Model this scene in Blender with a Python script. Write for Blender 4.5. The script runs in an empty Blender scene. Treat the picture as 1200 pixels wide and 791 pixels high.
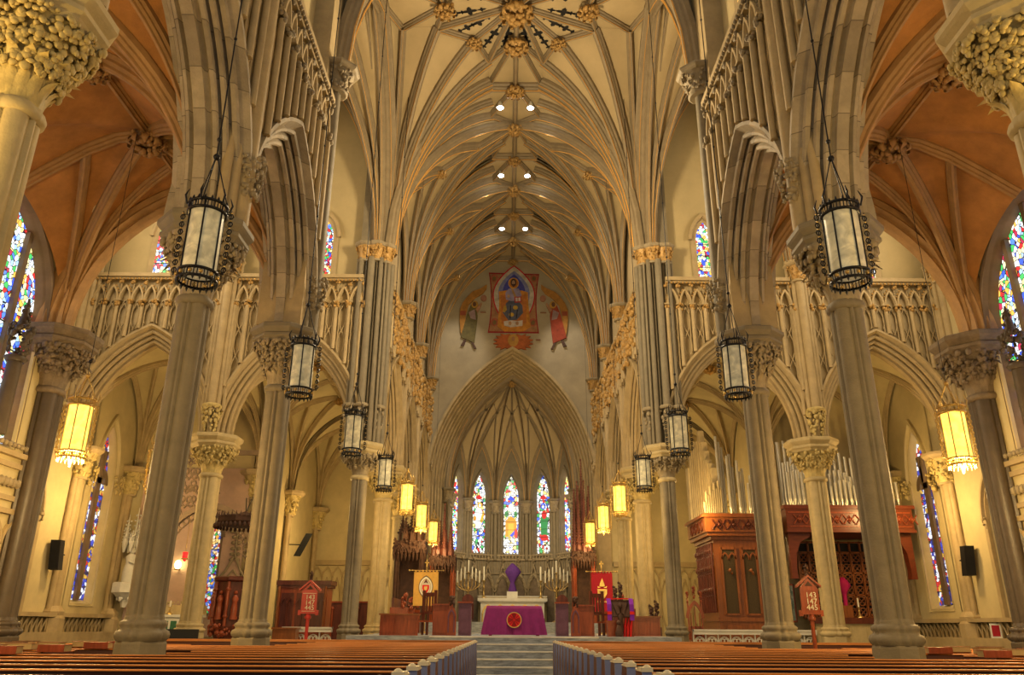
import bpy, math, random
import numpy as np
from mathutils import Matrix, Vector
random.seed(7)
C = bpy.context.scene.collection
PI = math.pi
sin, cos, sqrt = math.sin, math.cos, math.sqrt

# ---------------------------------------------------------------- materials
def new_mat(name):
    m = bpy.data.materials.new(name); m.use_nodes = True
    nt = m.node_tree
    return m, nt, nt.nodes['Principled BSDF']

def nd(nt, t, **kw):
    n = nt.nodes.new(t)
    for k, v in kw.items():
        setattr(n, k, v)
    return n

def mat(name, col, rough=.6, metal=0., var=.25, scale=2., bump=.0, bscale=20., joints=None, col2=None, spec=.4, wood=False):
    """surface with mottled colour, optional fine bump and masonry joints (every `joints` metres of height)"""
    m, nt, b = new_mat(name)
    L = nt.links.new
    tc = nd(nt, 'ShaderNodeTexCoord')
    nz = nd(nt, 'ShaderNodeTexNoise'); nz.inputs['Scale'].default_value = scale; nz.inputs['Detail'].default_value = 6
    nz.inputs['Roughness'].default_value = .65
    src = tc.outputs['Object']
    if wood:
        mp = nd(nt, 'ShaderNodeMapping'); mp.inputs['Scale'].default_value = wood
        L(src, mp.inputs['Vector']); L(mp.outputs['Vector'], nz.inputs['Vector'])
    else:
        L(src, nz.inputs['Vector'])
    rp = nd(nt, 'ShaderNodeValToRGB')
    c = np.array(col)
    lo = c*(1-var) if col2 is None else np.array(col2)
    hi = c*(1+var)
    rp.color_ramp.elements[0].position = .3; rp.color_ramp.elements[0].color = (*lo, 1)
    rp.color_ramp.elements[1].position = .7; rp.color_ramp.elements[1].color = (*np.minimum(hi, 1), 1)
    L(nz.outputs['Fac'], rp.inputs['Fac'])
    out = rp.outputs['Color']
    if joints:
        sx = nd(nt, 'ShaderNodeSeparateXYZ'); L(tc.outputs['Object'], sx.inputs[0])
        md = nd(nt, 'ShaderNodeMath', operation='MODULO'); md.inputs[1].default_value = joints
        L(sx.outputs['Z'], md.inputs[0])
        lt = nd(nt, 'ShaderNodeMath', operation='LESS_THAN'); lt.inputs[1].default_value = .016
        L(md.outputs[0], lt.inputs[0])
        # each course a slightly different tone
        fl = nd(nt, 'ShaderNodeMath', operation='DIVIDE'); fl.inputs[1].default_value = joints
        L(sx.outputs['Z'], fl.inputs[0])
        f2 = nd(nt, 'ShaderNodeMath', operation='FLOOR'); L(fl.outputs[0], f2.inputs[0])
        wn = nd(nt, 'ShaderNodeTexWhiteNoise', noise_dimensions='1D'); L(f2.outputs[0], wn.inputs['W'])
        hv = nd(nt, 'ShaderNodeHueSaturation')
        mr = nd(nt, 'ShaderNodeMapRange'); mr.inputs['To Min'].default_value = .82; mr.inputs['To Max'].default_value = 1.15
        L(wn.outputs['Value'], mr.inputs['Value']); L(mr.outputs[0], hv.inputs['Value']); L(out, hv.inputs['Color'])
        mx = nd(nt, 'ShaderNodeMixRGB'); mx.inputs['Color2'].default_value = (*(c*.5), 1)
        L(lt.outputs[0], mx.inputs['Fac']); L(hv.outputs['Color'], mx.inputs['Color1'])
        out = mx.outputs['Color']
    L(out, b.inputs['Base Color'])
    b.inputs['Roughness'].default_value = rough; b.inputs['Metallic'].default_value = metal
    b.inputs['Specular IOR Level'].default_value = spec
    if bump:
        n2 = nd(nt, 'ShaderNodeTexNoise'); n2.inputs['Scale'].default_value = bscale; n2.inputs['Detail'].default_value = 4
        L(tc.outputs['Object'], n2.inputs['Vector'])
        bp = nd(nt, 'ShaderNodeBump'); bp.inputs['Strength'].default_value = bump; bp.inputs['Distance'].default_value = .03
        L(n2.outputs['Fac'], bp.inputs['Height']); L(bp.outputs[0], b.inputs['Normal'])
    return m

def emit(name, col, strength, base=None):
    m, nt, b = new_mat(name)
    b.inputs['Base Color'].default_value = (*(base or col), 1)
    b.inputs['Emission Color'].default_value = (*col, 1)
    b.inputs['Emission Strength'].default_value = strength
    b.inputs['Roughness'].default_value = .4
    return m

def glass_mat(name, palette, scale, strength, zs=1.0, lead=.05):
    """leaded stained glass lit by the daylight behind it: coloured quarries between dark leads"""
    m, nt, b = new_mat(name)
    L = nt.links.new
    tc = nd(nt, 'ShaderNodeTexCoord')
    mp = nd(nt, 'ShaderNodeMapping'); mp.inputs['Scale'].default_value = (1, 1, zs)
    L(tc.outputs['Object'], mp.inputs['Vector'])
    v = nd(nt, 'ShaderNodeTexVoronoi'); v.inputs['Scale'].default_value = scale
    e = nd(nt, 'ShaderNodeTexVoronoi', feature='DISTANCE_TO_EDGE'); e.inputs['Scale'].default_value = scale
    L(mp.outputs[0], v.inputs['Vector']); L(mp.outputs[0], e.inputs['Vector'])
    wn = nd(nt, 'ShaderNodeTexWhiteNoise', noise_dimensions='3D'); L(v.outputs['Position'], wn.inputs['Vector'])
    rp = nd(nt, 'ShaderNodeValToRGB'); rp.color_ramp.interpolation = 'CONSTANT'
    els = rp.color_ramp.elements
    n = len(palette)
    els[0].position = 0; els[0].color = (*palette[0], 1)
    els[1].position = 1/n; els[1].color = (*palette[1], 1)
    for i in range(2, n):
        q = els.new(i/n); q.color = (*palette[i], 1)
    L(wn.outputs['Value'], rp.inputs['Fac'])
    gt = nd(nt, 'ShaderNodeMath', operation='GREATER_THAN'); gt.inputs[1].default_value = lead
    L(e.outputs['Distance'], gt.inputs[0])
    mx = nd(nt, 'ShaderNodeMixRGB'); mx.inputs['Color1'].default_value = (.005, .005, .006, 1)
    L(gt.outputs[0], mx.inputs['Fac']); L(rp.outputs['Color'], mx.inputs['Color2'])
    b.inputs['Base Color'].default_value = (.02, .02, .02, 1)
    L(mx.outputs[0], b.inputs['Emission Color']); b.inputs['Emission Strength'].default_value = strength
    b.inputs['Roughness'].default_value = .3
    return m

# ---------------------------------------------------------------- mesh builder
class MB:
    def __init__(s): s.v = []; s.f = []; s.m = []; s.s = []; s.n = 0
    def add(s, vs, fs, mi=0, smooth=False):
        o = s.n; s.v.extend([tuple(p) for p in vs]); s.n += len(vs)
        for f in fs:
            s.f.append([i+o for i in f]); s.m.append(mi); s.s.append(smooth)
        return s
    def box(s, x0, x1, y0, y1, z0, z1, mi=0, M=None):
        vs = [(x, y, z) for z in (z0, z1) for y in (y0, y1) for x in (x0, x1)]
        if M: vs = [M(*p) for p in vs]
        return s.add(vs, [(0, 2, 3, 1), (4, 5, 7, 6), (0, 1, 5, 4), (2, 6, 7, 3), (0, 4, 6, 2), (1, 3, 7, 5)], mi)
    def grid(s, P, mi=0, smooth=True, wrap=False):
        """P[i][j] points"""
        n, k = len(P), len(P[0]); vs = [p for r in P for p in r]; fs = []
        for i in range(n-1):
            for j in range(k if wrap else k-1):
                j2 = (j+1) % k
                fs.append((i*k+j, i*k+j2, (i+1)*k+j2, (i+1)*k+j))
        return s.add(vs, fs, mi, smooth)
    def ngon(s, pts, mi=0): return s.add(pts, [tuple(range(len(pts)))], mi)
    def prism(s, pts2, M, w0, w1, mi=0):
        """polygon in a plane given thickness; M(x,w,z)"""
        n = len(pts2)
        a = [M(x, w0, z) for x, z in pts2]; b = [M(x, w1, z) for x, z in pts2]
        fs = [tuple(range(n)), tuple(range(2*n-1, n-1, -1))] + [(i, (i+1) % n, n+(i+1) % n, n+i) for i in range(n)]
        return s.add(a+b, fs, mi)
    def tube(s, pts, r, n=8, mi=0, smooth=True, cap=True):
        pts = [Vector(p) for p in pts]; R = r if hasattr(r, '__len__') else [r]*len(pts)
        rings = []; ref = None
        for i, p in enumerate(pts):
            t = (pts[min(i+1, len(pts)-1)]-pts[max(i-1, 0)])
            if t.length < 1e-9: t = Vector((0, 0, 1))
            t.normalize()
            if ref is None:
                ref = Vector((1, 0, 0)) if abs(t.x) < .8 else Vector((0, 1, 0))
            u = ref-t*ref.dot(t)
            if u.length < 1e-6: u = t.orthogonal()
            u.normalize(); ref = u; w = t.cross(u)
            rings.append([p+(u*cos(2*PI*j/n)+w*sin(2*PI*j/n))*R[i] for j in range(n)])
        s.grid(rings, mi, smooth, wrap=True)
        if cap: s.ngon(rings[0][::-1], mi); s.ngon(rings[-1], mi)
        return s
    def lathe(s, prof, n=16, c=(0, 0, 0), mi=0, smooth=True, lob=None, rot=0., cap=True):
        """prof [(r,z)], lob(theta)->radius factor"""
        P = []
        for r, z in prof:
            P.append([(c[0]+r*(lob(2*PI*j/n+rot) if lob else 1)*cos(2*PI*j/n+rot), c[1]+r*(lob(2*PI*j/n+rot) if lob else 1)*sin(2*PI*j/n+rot), c[2]+z) for j in range(n)])
        s.grid(P, mi, smooth, wrap=True)
        if cap: s.ngon(P[0][::-1], mi); s.ngon(P[-1], mi)
        return s
    def blob(s, c, r, sq=(1, 1, 1), mi=0, rz=0., lat=5, lon=7):
        P = []
        for i in range(lat):
            a = PI*(i+.02)/(lat-1+.04); row = []
            for j in range(lon):
                b = 2*PI*j/lon
                x, y, z = r*sq[0]*sin(a)*cos(b), r*sq[1]*sin(a)*sin(b), r*sq[2]*cos(a)
                row.append((c[0]+x*cos(rz)-y*sin(rz), c[1]+x*sin(rz)+y*cos(rz), c[2]+z))
            P.append(row)
        return s.grid(P, mi, True, wrap=True)
    def build(s, name, mats, parent=None, **props):
        me = bpy.data.meshes.new(name)
        me.from_pydata(s.v, [], s.f)
        if not isinstance(mats, (list, tuple)): mats = [mats]
        for m in mats: me.materials.append(m)
        me.polygons.foreach_set('material_index', s.m); me.polygons.foreach_set('use_smooth', s.s)
        me.update()
        o = bpy.data.objects.new(name, me); C.objects.link(o)
        if parent: o.parent = parent
        for k, v in props.items(): o[k] = v
        return o

def thing(name, label, cat, loc=(0, 0, 0), rz=0., group=None, kind=None):
    o = bpy.data.objects.new(name, None); C.objects.link(o)
    o.location = loc; o.rotation_euler = (0, 0, rz); o['label'] = label; o['category'] = cat
    o.empty_display_size = .1
    if group: o['group'] = group
    if kind: o['kind'] = kind
    return o

def struct(name, label, cat, mb=None, mats=None):
    if mb is None: return thing(name, label, cat, kind='structure')
    return mb.build(name, mats, label=label, category=cat, kind='structure')

def copy_tree(o, parent=None):
    c = o.copy(); C.objects.link(c)
    if parent: c.parent = parent
    for ch in list(o.children): copy_tree(ch, c)
    return c

def dup(o, loc, rz=0., label=None, sx=None):
    c = copy_tree(o); c.location = loc; c.rotation_euler = (0, 0, rz)
    if label: c['label'] = label
    if sx: c.scale = sx
    return c

# ---------------------------------------------------------------- gothic geometry
class Arch:
    def __init__(s, a, h, zs): s.a, s.h, s.zs = a, h, zs; s.R = (a*a+h*h)/(2*a); s.c = s.R-a
    def pt(s, d, t, side):
        """t 0..1 spring->apex, d inward offset, side -1 left +1 right"""
        r = s.R-d; ph = t*math.acos(max(-1, min(1, s.c/r)))
        return side*(-s.c+r*cos(ph)), s.zs+r*sin(ph)
    def z(s, x, d=0):
        q = (s.R-d)**2-(abs(x)+s.c)**2
        return s.zs+sqrt(q) if q > 0 else s.zs
    def curve(s, d, n=12):
        return [s.pt(d, i/n, -1) for i in range(n+1)]+[s.pt(d, 1-i/n, 1) for i in range(1, n+1)]

def arch_mould(mb, M, A, prof, n=14, mi=0, mis=None):
    """moulding profile [(d,w)] swept round a pointed arch; M(x,w,z)->world"""
    for k in range(len(prof)-1):
        (d0, w0), (d1, w1) = prof[k], prof[k+1]
        rows = [[M(x, w0, z) for x, z in A.curve(d0, n)], [M(x, w1, z) for x, z in A.curve(d1, n)]]
        mb.grid(rows, mis[k] if mis else mi, False)

def spandrel(mb, M, A, x0, x1, zt, w, d=0, n=14, mi=0):
    """wall surface between the arch's back and level zt"""
    cv = A.curve(d, n)
    mb.grid([[M(x, w, z) for x, z in cv], [M(x, w, zt) for x, z in cv]], mi, False)
    if x0 < cv[0][0]-1e-4: mb.add([M(x0, w, A.zs), M(cv[0][0], w, A.zs), M(cv[0][0], w, zt), M(x0, w, zt)], [(0, 1, 2, 3)], mi)
    if x1 > cv[-1][0]+1e-4: mb.add([M(cv[-1][0], w, A.zs), M(x1, w, A.zs), M(x1, w, zt), M(cv[-1][0], w, zt)], [(0, 1, 2, 3)], mi)

def rib(mb, pts, w, d, mi=0, gilt=None):
    """moulded vault rib along 3d pts, hanging below/inside the shell"""
    pts = [Vector(p) for p in pts]; n = len(pts)
    prof = [(-w, .06), (-w, -d*.25), (-w*.62, -d*.42), (-w*.62, -d*.6), (-w*.3, -d*.78), (-w*.3, -d*.9), (-w*.24, -d), (w*.24, -d), (w*.3, -d*.9), (w*.3, -d*.78), (w*.62, -d*.6), (w*.62, -d*.42), (w, -d*.25), (w, .06)]
    h = pts[-1]-pts[0]; h.z = 0
    if h.length < 1e-6: h = Vector((1, 0, 0))
    h.normalize(); side = Vector((-h.y, h.x, 0))
    rows = [[] for _ in prof]
    for i, p in enumerate(pts):
        t = pts[min(i+1, n-1)]-pts[max(i-1, 0)]; t.normalize()
        nr = t.cross(side)
        if nr.z < 0: nr = -nr
        if abs(nr.z) < 1e-4 and nr.dot(h) > 0: nr = -nr
        # outward normal: up / back towards the springing side
        for k, (a, b) in enumerate(prof): rows[k].append(p+side*a+nr*b)
    for k in range(len(prof)-1):
        m = gilt if (gilt is not None and k in (5, 7)) else mi
        mb.grid([rows[k], rows[k+1]], m, False)

def prof_fn(k):
    z1 = sqrt(k*k-(k-1)**2)
    return lambda t: sqrt(max(0, k*k-(k-t)**2))/z1

def foliage(mb, n, zr, rf, size, seed, a0=0, a1=2*PI, c=(0, 0, 0), lat=4, lon=6, mi=0):
    """carved leaves and fruit crowding a bell: rf(z)->radius"""
    rnd = random.Random(seed)
    for i in range(n):
        z = zr[0]+(zr[1]-zr[0])*rnd.random()**.8
        a = a0+(a1-a0)*rnd.random(); r = rf(z)*rnd.uniform(.94, 1.07)
        s = size*rnd.uniform(.6, 1.25)
        mb.blob((c[0]+r*cos(a), c[1]+r*sin(a), c[2]+z), s, (rnd.uniform(.5, .8), rnd.uniform(.7, 1.2), rnd.uniform(.7, 1.3)), mi, a, lat, lon)

def leaf(mb, base, a, ln, wd, curl, mi=0, tilt=1.2):
    """one curled leaf growing from base, outward direction a"""
    P = []
    for i in range(6):
        t = i/5; ang = tilt-curl*t*t
        rr = ln*t*cos(ang)*.9; zz = ln*(t*sin(max(ang, -.6)))
        w = wd*(.35+1.1*t)*(1-t**3)+.004
        row = []
        for j in range(5):
            u = j/4*2-1
            rr2 = rr-abs(u)*wd*.25
            x, y = rr2, u*w
            row.append((base[0]+x*cos(a)-y*sin(a), base[1]+x*sin(a)+y*cos(a), base[2]+zz))
        P.append(row)
    mb.grid(P, mi, True)
WORLD = .33
EXPO = 0.22
# ================================================================ materials
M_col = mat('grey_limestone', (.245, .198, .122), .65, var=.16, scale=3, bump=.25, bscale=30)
M_colw = mat('yellow_lit_limestone', (.56, .43, .21), .62, var=.14, scale=3, bump=.2, bscale=30)  # yellow lamplight is mixed into this limestone colour
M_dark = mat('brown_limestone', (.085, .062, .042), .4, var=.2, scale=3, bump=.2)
M_joint = mat('coursed_limestone', (.42, .335, .215), .7, var=.2, scale=2.5, bump=.3, bscale=25, joints=.62)
M_arch = mat('dressed_stone', (.49, .36, .18), .65, var=.16, scale=2, bump=.2)
M_wall = mat('ochre_plaster', (.66, .53, .27), .75, var=.1, scale=1.2, bump=.1)
M_wallp = mat('pale_plaster', (.56, .43, .21), .75, var=.1, scale=.8, bump=.08)
M_tan = mat('tan_vault_plaster', (.54, .40, .20), .8, var=.1, scale=.8, bump=.08)
M_brown = mat('rust_vault_plaster', (.48, .21, .055), .8, var=.28, scale=1.3, bump=.25, bscale=40)
M_ribb = mat('brown_rib_stone', (.42, .23, .085), .6, var=.2, scale=3)
M_rib = mat('rib_stone', (.30, .225, .125), .6, var=.15, scale=3)
M_gilt = mat('gilt_fillet', (.80, .40, .08), .45, metal=.1, var=.15, scale=8)
M_boss = mat('gilded_carving', (.50, .29, .085), .5, metal=.15, var=.35, scale=9)
M_carve = mat('carved_stone', (.34, .265, .155), .65, var=.25, scale=5, bump=.3)
M_carvew = mat('carved_yellow_lit_stone', (.60, .45, .17), .6, var=.25, scale=5, bump=.3)  # carving colour with the same yellow light mixed in
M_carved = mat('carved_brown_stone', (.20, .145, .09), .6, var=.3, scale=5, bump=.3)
M_black = mat('pierced_dark', (.012, .011, .010), .6)
M_floor = mat('stone_floor', (.22, .17, .12), .35, var=.25, scale=1.5)
M_marble = mat('grey_marble', (.34, .37, .40), .3, var=.5, scale=3, wood=(1, 1, 6))
M_nosing = mat('pale_marble', (.75, .70, .60), .3, var=.2)
PAL = [(.9, .95, 1.0), (.05, .12, .9), (.75, .03, .03), (.95, .85, .45), (.9, .95, 1.), (.06, .5, .12), (.1, .25, 1.), (.95, .5, .08), (1, .95, .85), (.5, .03, .08), (.4, .65, 1.), (.95, .8, .3)]
M_glassA = glass_mat('stained_glass_blue_red', PAL, 9, 1.5, zs=.8, lead=.06)
M_glassT = glass_mat('stained_glass_transept', [(.8, .85, 1), (.03, .06, .5), (.5, .02, .02), (.9, .9, .95), (.03, .05, .4), (.6, .35, .05), (.02, .02, .1)], 6, 1.2)
PALW = [(1., 1., 1.), (.85, .93, 1.), (1., .95, .7), (.1, .2, .95), (.9, .96, 1.), (1., 1., 1.), (.75, .05, .04), (1., .8, .25), (.95, 1., 1.), (.1, .5, .15)]
M_glassP = glass_mat('stained_glass_pale', PALW, 5.5, 1.25, zs=.8, lead=.07)
M_glassD = glass_mat('stained_glass_deep', PAL, 6.5, 1.7, zs=1., lead=.05)
def tinted(nm, col, e=1.0): return emit('glass_'+nm, col, e, (.02, .02, .02))
G_BL, G_RD, G_GD, G_GN, G_WH, G_OR = tinted('blue', (.04, .1, .85)), tinted('ruby', (.75, .03, .03)), tinted('amber', (1., .55, .05)), tinted('emerald', (.04, .3, .08)), tinted('white', (1, 1, .95), 1.1), tinted('orange', (.9, .35, .02))
def glass_bits(root, M, w, which):
    """the larger coloured figures leaded into an apse light"""
    el = lambda x, z, rx, rz: [(x+rx*cos(2*PI*j/14), z+rz*sin(2*PI*j/14)) for j in range(14)]
    L = [('lower_band', [(-.5, 6.4), (.5, 6.4), (.5, 6.95), (-.5, 6.95)], None)]
    if which == 2: L = [('doorway', [(-.40, 7.5), (.40, 7.5), (.40, 8.6), (.2, 8.85), (0, 8.95), (-.2, 8.85), (-.40, 8.6)], G_OR), ('door_leaf', [(-.2, 7.5), (.2, 7.5), (.2, 8.45), (-.2, 8.45)], G_GD), ('robe', el(-.33, 9.1, .14, .22), G_GN), ('robe', el(.33, 9.1, .13, .2), G_GN), ('ribbon', [(-.1, 7.6), (.5, 8.2), (.5, 8.0), (.1, 7.5)], G_BL), ('garment', el(.36, 7.75, .12, .35), G_RD), ('crown_band', [(-.3, 10.15), (0, 10.05), (.3, 10.15), (0, 10.4)], G_BL), ('figure', el(0, 9.55, .2, .3), G_WH)]
    elif which == 1: L = [('figure', el(0, 8.8, .33, .75), G_WH), ('halo', el(.08, 9.65, .2, .22), G_GD), ('face', el(.08, 9.63, .1, .13), G_WH), ('sleeve', [(.1, 8.5), (.35, 9.3), (.45, 9.2), (.3, 8.4)], G_GD), ('mantle', el(-.3, 8.7, .1, .16), G_OR), ('blue_drape', [(-.15, 7.55), (.1, 7.55), (-.02, 7.95)], G_BL), ('canopy_glass', [(-.3, 10.15), (0, 10.05), (.3, 10.15), (0, 10.4)], G_RD)]
    elif which == 3: L = [('robe', [(-.2, 7.6), (.25, 7.4), (.33, 8.6), (.1, 9.2), (-.25, 8.8)], G_GN), ('tunic', el(.05, 9.0, .2, .3), G_RD), ('halo', el(-.03, 9.6, .2, .23), G_BL), ('face', el(-.03, 9.58, .1, .13), G_WH), ('hem', el(.05, 7.4, .32, .22), G_RD), ('canopy_glass', [(-.3, 10.15), (0, 10.05), (.3, 10.15), (0, 10.4)], G_RD)]
    else: return
    for i, (nm, pts, m) in enumerate(L):
        if m: MB().prism(pts, M, w-.012-.003*i, w-.002).build(nm, m, root)
M_lead = mat('dark_window_bars', (.05, .04, .03), .5)
M_windowstone = mat('brown_tracery_stone', (.22, .15, .09), .6, var=.2)

HC = 8.6            # springing of the lower arches
HT = 15.4           # triforium rail
HV = 16.9           # springing of the high vault
HR = 26.0           # its ridge
YC = [7.65, 13.3, 18.95]
def front(xc, Y): return lambda x, w, z: (xc+x, Y+w, z)
def side(s, X, yc): return lambda x, w, z: (s*(X+w), yc+x, z)

ARCHP = [(-.16, -.56), (-.16, -.76), (-.07, -.76), (.0, -.62), (.03, -.56), (.10, -.60), (.16, -.57), (.17, -.48), (.10, -.44), (.12, -.39), (.24, -.44), (.31, -.42), (.33, -.35), (.25, -.31), (.27, -.26), (.40, -.31), (.46, -.29), (.48, -.22), (.41, -.17), (.45, -.12), (.54, -.11)]
ARCHF = ARCHP+[(d, -w) for d, w in ARCHP[::-1]]

# ================================================================ columns
def lobes(th):
    a = (th+PI/4) % (PI/2)-PI/4        # angle from nearest cardinal
    b = abs(a)/(PI/4)
    if b < .16: return .98
    if b < .25: return .80
    return .82+.22*sin((b-.25)/.75*PI/2)**.6
def lob_soft(f): return lambda th: 1+(lobes(th)-1)*f

def column_parts(root, rs, zb, zn, zt, ms, mc, ma, nfol, fsize, seed, lat=4, lon=6, rb=.285):
    """base, shaft, capital (> neck_ring, abacus) of a clustered column standing at zb"""
    r = rb*rs; q = rs*rb/.435
    b = MB()
    oc = PI/8
    z0 = zb+1.22
    b.lathe([(.585*q, 0), (.585*q, z0-.04), (.56*q, z0)], 8, rot=oc, smooth=False)
    b.lathe([(.56*q, z0), (.62*q, z0+.05), (.635*q, z0+.10), (.60*q, z0+.15), (.53*q, z0+.17), (.51*q, z0+.20), (.55*q, z0+.235), (.55*q, z0+.28), (.49*q, z0+.31), (.45*q, z0+.325), (.46*q, z0+.345), (.44*q, z0+.365), (r, z0+.40)], 64, lob=lob_soft(.7))
    b.build('base', ms, root)
    MB().lathe([(r, zb+1.6), (r, zn)], 96, lob=lobes).build('shaft', ms, root)
    hb = zt-.42*min(rs, 1.15)
    rf = lambda z: (rb+.02+(.72-rb)*max(0, (z-zn)/(hb-zn))**1.7)*rs
    c = MB()
    zz = [zn+(hb-zn)*i/8 for i in range(9)]
    c.lathe([(rf(z)*.86, z) for z in zz], 24)
    rnd = random.Random(seed)
    for tier, (f, ln, n) in enumerate([(.04, .40, 14), (.28, .40, 16), (.55, .34, 20)]):
        for i in range(n if nfol < 500 or tier < 2 else 0):
            z = zn+(hb-zn)*f; a = 2*PI*(i+.5*(tier % 2))/n+rnd.uniform(-.06, .06)
            R = rf(z)*.9
            leaf(c, (R*cos(a), R*sin(a), z), a, ln*rs*1.05, .085*rs, (.35, .6, 1.0)[tier]+rnd.uniform(-.15, .25), tilt=1.5-.12*tier)
    foliage(c, nfol, (zn+.35*(hb-zn), hb-.02), rf, fsize*rs, seed+1, lat=lat, lon=lon)
    cap = c.build('capital', mc, root)
    MB().lathe([(r*1.0, zn-.12), (r*1.16, zn-.09), (r*1.2, zn-.03), (r*1.12, zn+.03), (r*1.0, zn+.06)], 48, lob=lob_soft(.4)).build('neck_ring', ma, cap)
    k = zt-hb
    MB().lathe([(.70*rs, hb-.04), (.74*rs, hb+.08*k), (.80*rs, hb+.2*k), (.80*rs, hb+.36*k), (.76*rs, hb+.42*k), (.84*rs, hb+.62*k), (.87*rs, hb+.72*k), (.87*rs, hb+.94*k), (.84*rs, zt)], 8, rot=oc, smooth=False).build('abacus', ma, cap)

def ncol(x, y, label, grp, src=None, rs=1., mats=(M_col, M_carve, M_col), nfol=170, fs=.085, seed=3, zb=0., lat=4, lon=6, zn=7.05, zt=HC-.01, rb=.285):
    if src: return dup(src, (x, y, 0), label=label)
    t = thing('stone_column', label, 'column', (x, y, 0), group=grp, kind='thing')
    column_parts(t, rs, zb, zn, zt, mats[0], mats[1], mats[2], nfol, fs, seed, lat, lon, rb)
    return t
G1 = 'clustered columns of the nave arcade'
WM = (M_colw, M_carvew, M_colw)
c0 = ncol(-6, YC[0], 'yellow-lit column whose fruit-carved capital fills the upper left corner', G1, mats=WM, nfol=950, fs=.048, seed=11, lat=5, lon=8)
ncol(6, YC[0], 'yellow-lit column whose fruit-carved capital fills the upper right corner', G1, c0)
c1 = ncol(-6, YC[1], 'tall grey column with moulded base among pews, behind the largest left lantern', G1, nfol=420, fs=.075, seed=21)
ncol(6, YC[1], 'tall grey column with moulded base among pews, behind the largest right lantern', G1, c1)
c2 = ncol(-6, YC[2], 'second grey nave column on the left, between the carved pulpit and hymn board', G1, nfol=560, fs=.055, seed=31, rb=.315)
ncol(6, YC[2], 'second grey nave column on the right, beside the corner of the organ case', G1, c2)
G2 = 'columns at the transept corners'
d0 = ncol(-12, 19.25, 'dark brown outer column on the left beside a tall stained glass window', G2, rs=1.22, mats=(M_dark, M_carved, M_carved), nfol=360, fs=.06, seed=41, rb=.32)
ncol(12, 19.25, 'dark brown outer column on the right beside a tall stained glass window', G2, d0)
G3 = 'pale gold columns of the chancel side arcade'
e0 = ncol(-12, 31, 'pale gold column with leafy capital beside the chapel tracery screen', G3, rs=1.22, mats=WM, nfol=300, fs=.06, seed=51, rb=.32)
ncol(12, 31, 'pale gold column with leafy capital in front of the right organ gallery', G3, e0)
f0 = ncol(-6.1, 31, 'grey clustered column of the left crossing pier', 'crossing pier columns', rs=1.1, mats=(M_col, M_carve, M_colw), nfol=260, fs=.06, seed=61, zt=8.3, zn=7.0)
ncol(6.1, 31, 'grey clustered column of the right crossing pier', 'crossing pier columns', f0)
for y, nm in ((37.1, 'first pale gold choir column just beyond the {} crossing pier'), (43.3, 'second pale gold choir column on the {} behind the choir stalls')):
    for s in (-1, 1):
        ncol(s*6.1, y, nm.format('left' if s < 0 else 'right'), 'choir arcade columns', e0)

# ================================================================ blind arcade (triforium)
def blind_arcade(name, M, x0, x1, n, zlow, parent, ms, mc, lowrail=False, zr=HT, seed=1):
    """row of colonnettes with leaf caps, little pointed heads and interlaced tracery; zlow(x) = where the shafts end below"""
    b = MB(); rnd = random.Random(seed); u = (x1-x0)/n; zc = zr-1.35
    for i in range(n+1):
        x = x0+u*i; zb = zlow(x)
        if zb < zc-.15:
            b.tube([M(x, -.2, zb), M(x, -.2, zc)], .08, 7)
            b.tube([M(x-.12, -.1, zb), M(x-.12, -.1, zc)], .035, 5); b.tube([M(x+.12, -.1, zb), M(x+.12, -.1, zc)], .035, 5)
        for k in range(7):
            b.blob(M(x+rnd.uniform(-.11, .11), -.22+rnd.uniform(-.07, .06), zc+.08+rnd.uniform(-.12, .12)), .075, mi=1, lat=4, lon=5)
        b.box(x-.14, x+.14, -.27, 0, zc+.17, zc+.23, 0, M)
        b.tube([M(x, -.13, zc+.2), M(x, -.13, zr-.2)], .03, 5)
        for k in range(4):
            b.blob(M(x+rnd.uniform(-.07, .07), -.2, zr-.3+rnd.uniform(-.1, .1)), .07, mi=1, lat=4, lon=5)
    for i in range(n):
        x = x0+u*(i+.5); a = u/2-.05
        A = Arch(a, .62, zc+.22)
        arch_mould(b, lambda p, w, z: M(x+p, w, z), A, [(-.05, 0), (-.05, -.24), (.02, -.24), (.05, -.14), (.05, 0)], 5)
        A2 = Arch(a*.55, .3, zc-.02)
        arch_mould(b, lambda p, w, z: M(x+p, w, z), A2, [(-.03, 0), (-.03, -.07), (.03, -.07), (.03, 0)], 4)
        for k in range(5):   # crockets climbing the little gable
            for sg in (-1, 1):
                t = (k+.5)/5; p, z = A.pt(-.07, t, sg); b.blob(M(x+p, -.14, z), .05, mi=1, lat=4, lon=5)
        zb = max(zlow(x-a*.5), zlow(x+a*.5))+.05
        if zc-zb > .3:       # interlaced wavy tracery in the panel
            nn = max(6, int((zc+.1-zb)/.14))
            for sg in (-1, 1):
                b.tube([M(x+sg*a*.8*sin((zc+.1-(zb+(zc+.1-zb)*j/nn))*PI/1.15), -.1, zb+(zc+.1-zb)*j/nn) for j in range(nn+1)], .032, 5, cap=False)
    b.box(x0, x1, -.2, 0, zr-.18, zr-.08, 0, M); b.box(x0, x1, -.3, 0, zr-.08, zr+.08, 0, M)
    for i in range(int((x1-x0)/.16)):
        b.blob(M(x0+.08+i*.16, -.3, zr-.2), .055, mi=1, lat=4, lon=5)
    return b.build(name, [ms, mc], parent)

def cluster(b, cx, cy, z0, z1, pts, n=8, mi=0):
    for dx, dy, r in pts: b.tube([(cx+dx, cy+dy, z0), (cx+dx, cy+dy, z1)], r, n, mi)

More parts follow.
